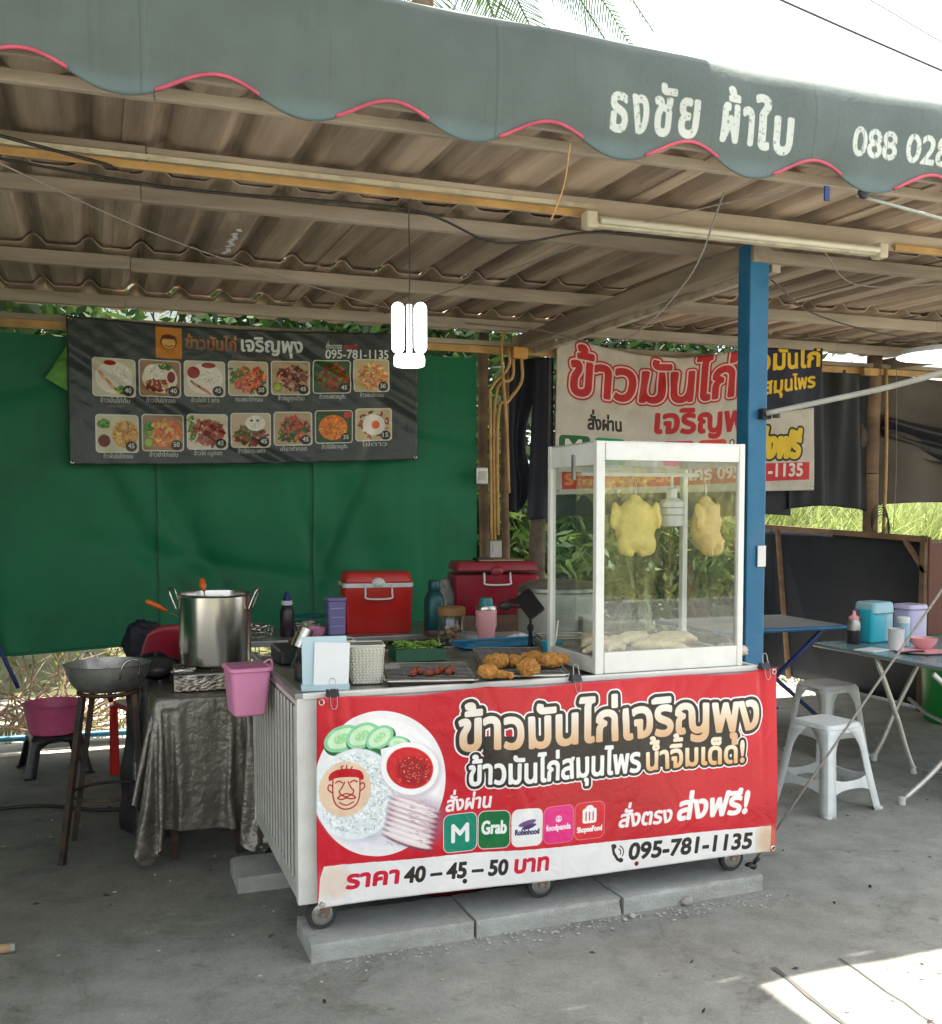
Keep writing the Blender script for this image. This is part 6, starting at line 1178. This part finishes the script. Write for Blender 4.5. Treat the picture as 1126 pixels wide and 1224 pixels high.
# ------------------------------------------------------------------ behind the stall
tag(strip([(-9, 7.02), (13, 7.02)], .12, GZ+.01).build('yard_kerb', M['concrete_slab']), kind='structure') if False else None
for k, (y, z, r_, m_, lab) in enumerate(((7.05, .07, .028, 'white_pl', 'white plastic pipe lying along the yard edge'), (7.20, .10, .022, 'bluetray', 'blue hose lying along the yard edge behind the white pipe'), (7.12, .05, .018, 'hose', 'black hose lying between the white pipe and the blue hose'))):
    simple('ground_pipe', MB().tube(curve([(-3+i*.7, y+.03*math.sin(i*1.3+k), z+.015*math.sin(i*2.1+k)) for i in range(9)], 5), r_, 8), M[m_], lab, 'pipe', smooth=True)
def twigs(seed, cx, cy, n, spread, h, m, leaves=0):
    rr = random.Random(seed); mb = MB(); lf = MB()
    for _ in range(n):
        x, y = cx+rr.uniform(-spread, spread), cy+rr.uniform(-.5, .5); p = Vector((x, y, 0)); d = Vector((rr.uniform(-1, 1), rr.uniform(-.4, .4), rr.uniform(.1, 1))).normalized(); pts = [p.copy()]; r0 = rr.uniform(.005, .014)
        for s_ in range(7): d = (d+Vector((rr.uniform(-.35, .35), rr.uniform(-.35, .35), rr.uniform(-.35, .22)))).normalized(); p = p+d*rr.uniform(.06, .2)*h; p.z = max(p.z, .01); pts.append(p.copy())
        mb.tube(pts, [r0*(1-.11*i) for i in range(8)], 5)
        if rr.random() < .6:
            q = pts[4]; d2 = Vector((rr.uniform(-1, 1), rr.uniform(-.3, .3), rr.uniform(-.2, 1))).normalized(); mb.tube([q, q+d2*.15*h, q+d2*.3*h+Vector((0, 0, -.03))], [r0*.5, r0*.35, r0*.2], 4)
        for _k in range(leaves): leafq(lf, pts[rr.randrange(3, 8)]+Vector((rr.uniform(-.06, .06), rr.uniform(-.06, .06), rr.uniform(-.03, .06))), rr.uniform(.03, .07), rr)
    return mb, lf
def leafq(mb, p, L_, rr, asp=.35, d=None):
    d = d or Vector((rr.uniform(-1, 1), rr.uniform(-1, 1), rr.uniform(-.7, .8))).normalized(); s_ = d.cross(Vector((rr.uniform(-1, 1), rr.uniform(-1, 1), rr.uniform(-.2, 1)))).normalized()*L_*asp; p = Vector(p)
    mb.add([p, p+d*L_*.5-s_, p+d*L_, p+d*L_*.5+s_], [(0, 1, 2, 3)])
t = empty('brush_pile', (0, 8.0, 0), 0, 'tangle of dry cut branches behind the green tarpaulin', 'brush')
mb, lf = twigs(3, .1, 8.0, 150, 1.5, 1.15, None, 3); part(mb, 'branches', M['twig'], t, Vector((0, 8, 0)), smooth=True)['kind'] = 'stuff'; part(lf, 'leaves', M['leaf2'], t, Vector((0, 8, 0)))['kind'] = 'stuff'
def grass_patch(name, x0, x1, y0, y1, n, h0, h1, m, lab, wd=.012, lean=.35, z=-.05, seed=1, bend=.3, kind='stuff', zf=None):
    rr = random.Random(seed); mb = MB()
    for _ in range(n):
        x, y = rr.uniform(x0, x1), rr.uniform(y0, y1); h = rr.uniform(h0, h1); a = rr.uniform(0, 6.28); b = rr.uniform(.1, 1)*lean*h; zz = z+(zf(x, y) if zf else 0)
        dx, dy = math.cos(a), math.sin(a); c = rr.uniform(0, 6.28); wx, wy = math.cos(c)*wd, math.sin(c)*wd
        p = [(x, y, zz), (x+dx*b*.3, y+dy*b*.3, zz+h*.6), (x+dx*b, y+dy*b, zz+h*(1-bend*rr.random()))]
        mb.add([(p[0][0]-wx, p[0][1]-wy, p[0][2]), (p[0][0]+wx, p[0][1]+wy, p[0][2]), (p[1][0]+wx, p[1][1]+wy, p[1][2]), (p[1][0]-wx, p[1][1]-wy, p[1][2]), p[2]], [(0, 1, 2, 3), (3, 2, 4)])
    return tag(mb.build(name, m), lab, 'grass', kind=kind)
bank = lambda x, y: max(0, (y-10)*.22)
tag(MB().grid(lambda u, v: (-30+u*70, 9.6+v*30, -.045+(0 if v*30 < .4 else (v*30-.4)*.10)), 20, 20).build('grass_bank', mat('bank_soil', (.12, .13, .05), .9, 0, .4, 2)), kind='structure')
grass_patch('reed_bed', 2.2, 17, 10.2, 16, 42000, .9, 2.2, M['reed'], 'tall sunlit reeds growing behind the right side of the stall', .015, .5, seed=2)
grass_patch('reed_bed', -9, 2.2, 14, 18, 5000, .6, 1.2, M['reed'], 'sunlit reeds growing far behind the green tarpaulin', .022, .5, seed=4)
grass_patch('weeds', 6.1, 9.5, 7.4, 9.6, 3500, .25, .7, M['leaf2'], 'short green weeds behind the right timber post', .012, .5, z=0, seed=6)
grass_patch('weeds', -3, 2.6, 7.5, 9.0, 700, .05, .22, M['leaf2'], 'thin weeds around the cut branches', .008, .5, z=-.05, seed=8)
grass_patch('verge_reeds', -10, 24, -14, -8.8, 16000, 1.4, 3.1, M['verge'], 'tall reeds on the far side of the road', .05, .5, seed=9)
def leafy(name, loc, h, rx, n, L_, m, lab, cat, seed, trunk=.05, asp=.35, zlo=.25, droop=0, m2=None):
    rr = random.Random(seed); t = empty(name, loc, rr.uniform(0, 6), lab, cat); mb = MB(); lf = MB(); l2 = MB(); ends = []
    for k in range(9):
        a = rr.uniform(0, 6.28); q = rr.uniform(.3, .95); e = Vector((math.cos(a)*rx*q, math.sin(a)*rx*q, h*rr.uniform(zlo+.1, .95))); s_ = Vector((0, 0, h*rr.uniform(.15, .5))); mb.tube(curve([s_, s_.lerp(e, .5)+Vector((0, 0, h*.06)), e], 4), [trunk*.5, trunk*.45, trunk*.4, trunk*.35, trunk*.3, trunk*.25, trunk*.2, trunk*.15, trunk*.1], 5); ends += [e, s_.lerp(e, .6)]
    MB().tube(curve([(0, 0, -.1), (.04, .02, h*.35), (-.03, .0, h*.7), (0, 0, h*.92)], 4), [trunk*(1-.06*i) for i in range(13)], 8).build('trunk', M['bark'], t, smooth=True); mb.build('limbs', M['bark'], t, smooth=True)
    cl = [(rr.choice(ends)+Vector((rr.gauss(0, rx*.18), rr.gauss(0, rx*.18), rr.gauss(0, h*.07))), rr.uniform(.10, .3)*rx) for _ in range(max(14, n//70))]
    for _ in range(n):
        c, r_ = rr.choice(cl); p = c+Vector((rr.gauss(0, r_), rr.gauss(0, r_), rr.gauss(0, r_*.8))); 
        if p.z < h*zlo*.6: continue
        d = Vector((rr.uniform(-1, 1), rr.uniform(-1, 1), rr.uniform(-.8, .6)-droop)).normalized(); leafq(lf if rr.random() < .65 else l2, p, L_*rr.uniform(.6, 1.3), rr, asp, d)
    o = lf.build('crown', m, t); o['kind'] = 'stuff'; o = l2.build('crown', m2 or M['leaf2'], t); o['kind'] = 'stuff'; return t
trees = [(-3.4, 9.4, 4.4, 1.5, 'dark'), (-1.6, 9.0, 4.2, 1.3, 'dark'), (-1.1, 11.6, 4.6, 1.1, 'mid'), (1.9, 9.6, 4.3, 1.1, 'dark'), (3.4, 10.6, 4.8, 1.5, 'mid'), (5.6, 12, 5.0, 1.6, 'dark'), (8.2, 12.5, 4.8, 1.6, 'dark'), (-5.6, 10, 5, 1.8, 'mid')]
lab = ['dark leafy tree behind the far left of the green tarpaulin', 'dark leafy tree behind the left edge of the menu banner', 'green tree behind the middle of the menu banner', 'dark leafy tree behind the hanging lamp', 'green tree behind the left edge of the white banner', 'dark leafy tree behind the navy banner', 'dark leafy tree behind the right timber post', 'wide tree standing left of all the others']
for i, (x, y, h, rx, k) in enumerate(trees): leafy('tree', (x, y, 0), h+.5, rx*1.1, 7500, .20, M['leafd'] if k == 'dark' else M['leaf1'], lab[i], 'tree', 20+i, .08, .17, .38, .3, M['leaf1'] if k == 'dark' else M['leaf2'])
shr = [(2.75, 7.95, 1.9, .5, 'leafy shrub seen left of the rice cooker through the gap'), (3.4, 8.3, 2.0, .6, 'leafy shrub behind the hanging black cloths'), (4.3, 8.8, 2.0, .7, 'shrub behind the glass cabinet'), (5.3, 8.6, 1.8, .5, 'dark shrub right of the blue post behind the fence')]
for i, (x, y, h, rx, l_) in enumerate(shr): leafy('shrub', (x, y, 0), h, rx, 5600, .20, M['leaf1'], l_, 'shrub', 60+i, .025, .13, .08, .5)
# palm whose fronds show above the awning
t = empty('palm_tree', (3.25, 10.2, .75), 0, 'tall palm whose frond tips show above the awning', 'palm tree')
MB().tube(curve([(0, 0, -.85), (.15, 0, 2.5), (.05, .1, 5), (-.1, 0, 7.0)], 5), [.16-.004*i for i in range(16)], 12).build('trunk', M['bark'], t, smooth=True)
rr = random.Random(12)
for k in range(17):
    a = k*2*math.pi/17+rr.uniform(-.15, .15); up_ = rr.uniform(-.3, 1.1); Lf = rr.uniform(2.3, 3.0); pts = []
    for i in range(9): s_ = i/8; pts.append(Vector((-.1+math.cos(a)*Lf*s_*(1-.12*s_), math.sin(a)*Lf*s_*(1-.12*s_), 7.0+up_*s_*1.2-1.9*s_*s_)))
    mb = MB().tube(pts, [.022*(1-.1*i) for i in range(9)], 5); lf = MB()
    for j in range(64):
        s_ = .10+.9*j/64; q = s_*8; i = min(7, int(q)); p = pts[i].lerp(pts[i+1], q-i); td = (pts[i+1]-pts[i]).normalized(); sd = td.cross(Vector((0, 0, 1))).normalized()
        for sg in (-1, 1): Ln = .62*math.sin(math.pi*(.12+.84*s_))+.08; d = (sd*sg*1+td*.55+Vector((0, 0, -.35-rr.uniform(0, .35)))).normalized(); w_ = td*.010; e = p+d*Ln; m_ = p+d*Ln*.5+Vector((0, 0, .03)); lf.add([p-w_, p+w_, m_+w_, m_-w_, e], [(0, 1, 2, 3), (3, 2, 4)])
    o = mb.build('frond', M['leaf2'], t, smooth=True); lf.build('leaflets', M['leaf1'], o)['kind'] = 'stuff'
# white house far behind
t = empty('white_house', (.95, 17, 0), 0, 'white walled house seen over the green tarpaulin', 'house'); MB().box((0, 0, 2.5), (1.9, 4, 5)).build('wall', M['wall_white'], t); MB().box((0, 0, 5.1), (2.3, 4.4, .12)).build('roof', M['grey_metal'], t)
for x in (-.5, .5): MB().box((x, -2.01, 3.6), (.5, .04, 1.0)).build('window', M['grey_metal'], t)
# overhead cables
for k, (a, b, r_, lab) in enumerate((((4.2, 9, 7.25), (12.5, 9, 5.70), .011, 'thickest overhead cable crossing the white sky at right'), ((4.0, 9.8, 8.8), (13, 9.8, 6.1), .005, 'thin overhead cable above the thick one'), ((4.2, 9.8, 9.6), (13, 9.8, 6.6), .004, 'highest thin overhead cable at right'))):
    simple("overhead_cable", MB().tube(sag(a, b, .06), r_, 6), M['hose'], lab, 'cable', smooth=True)
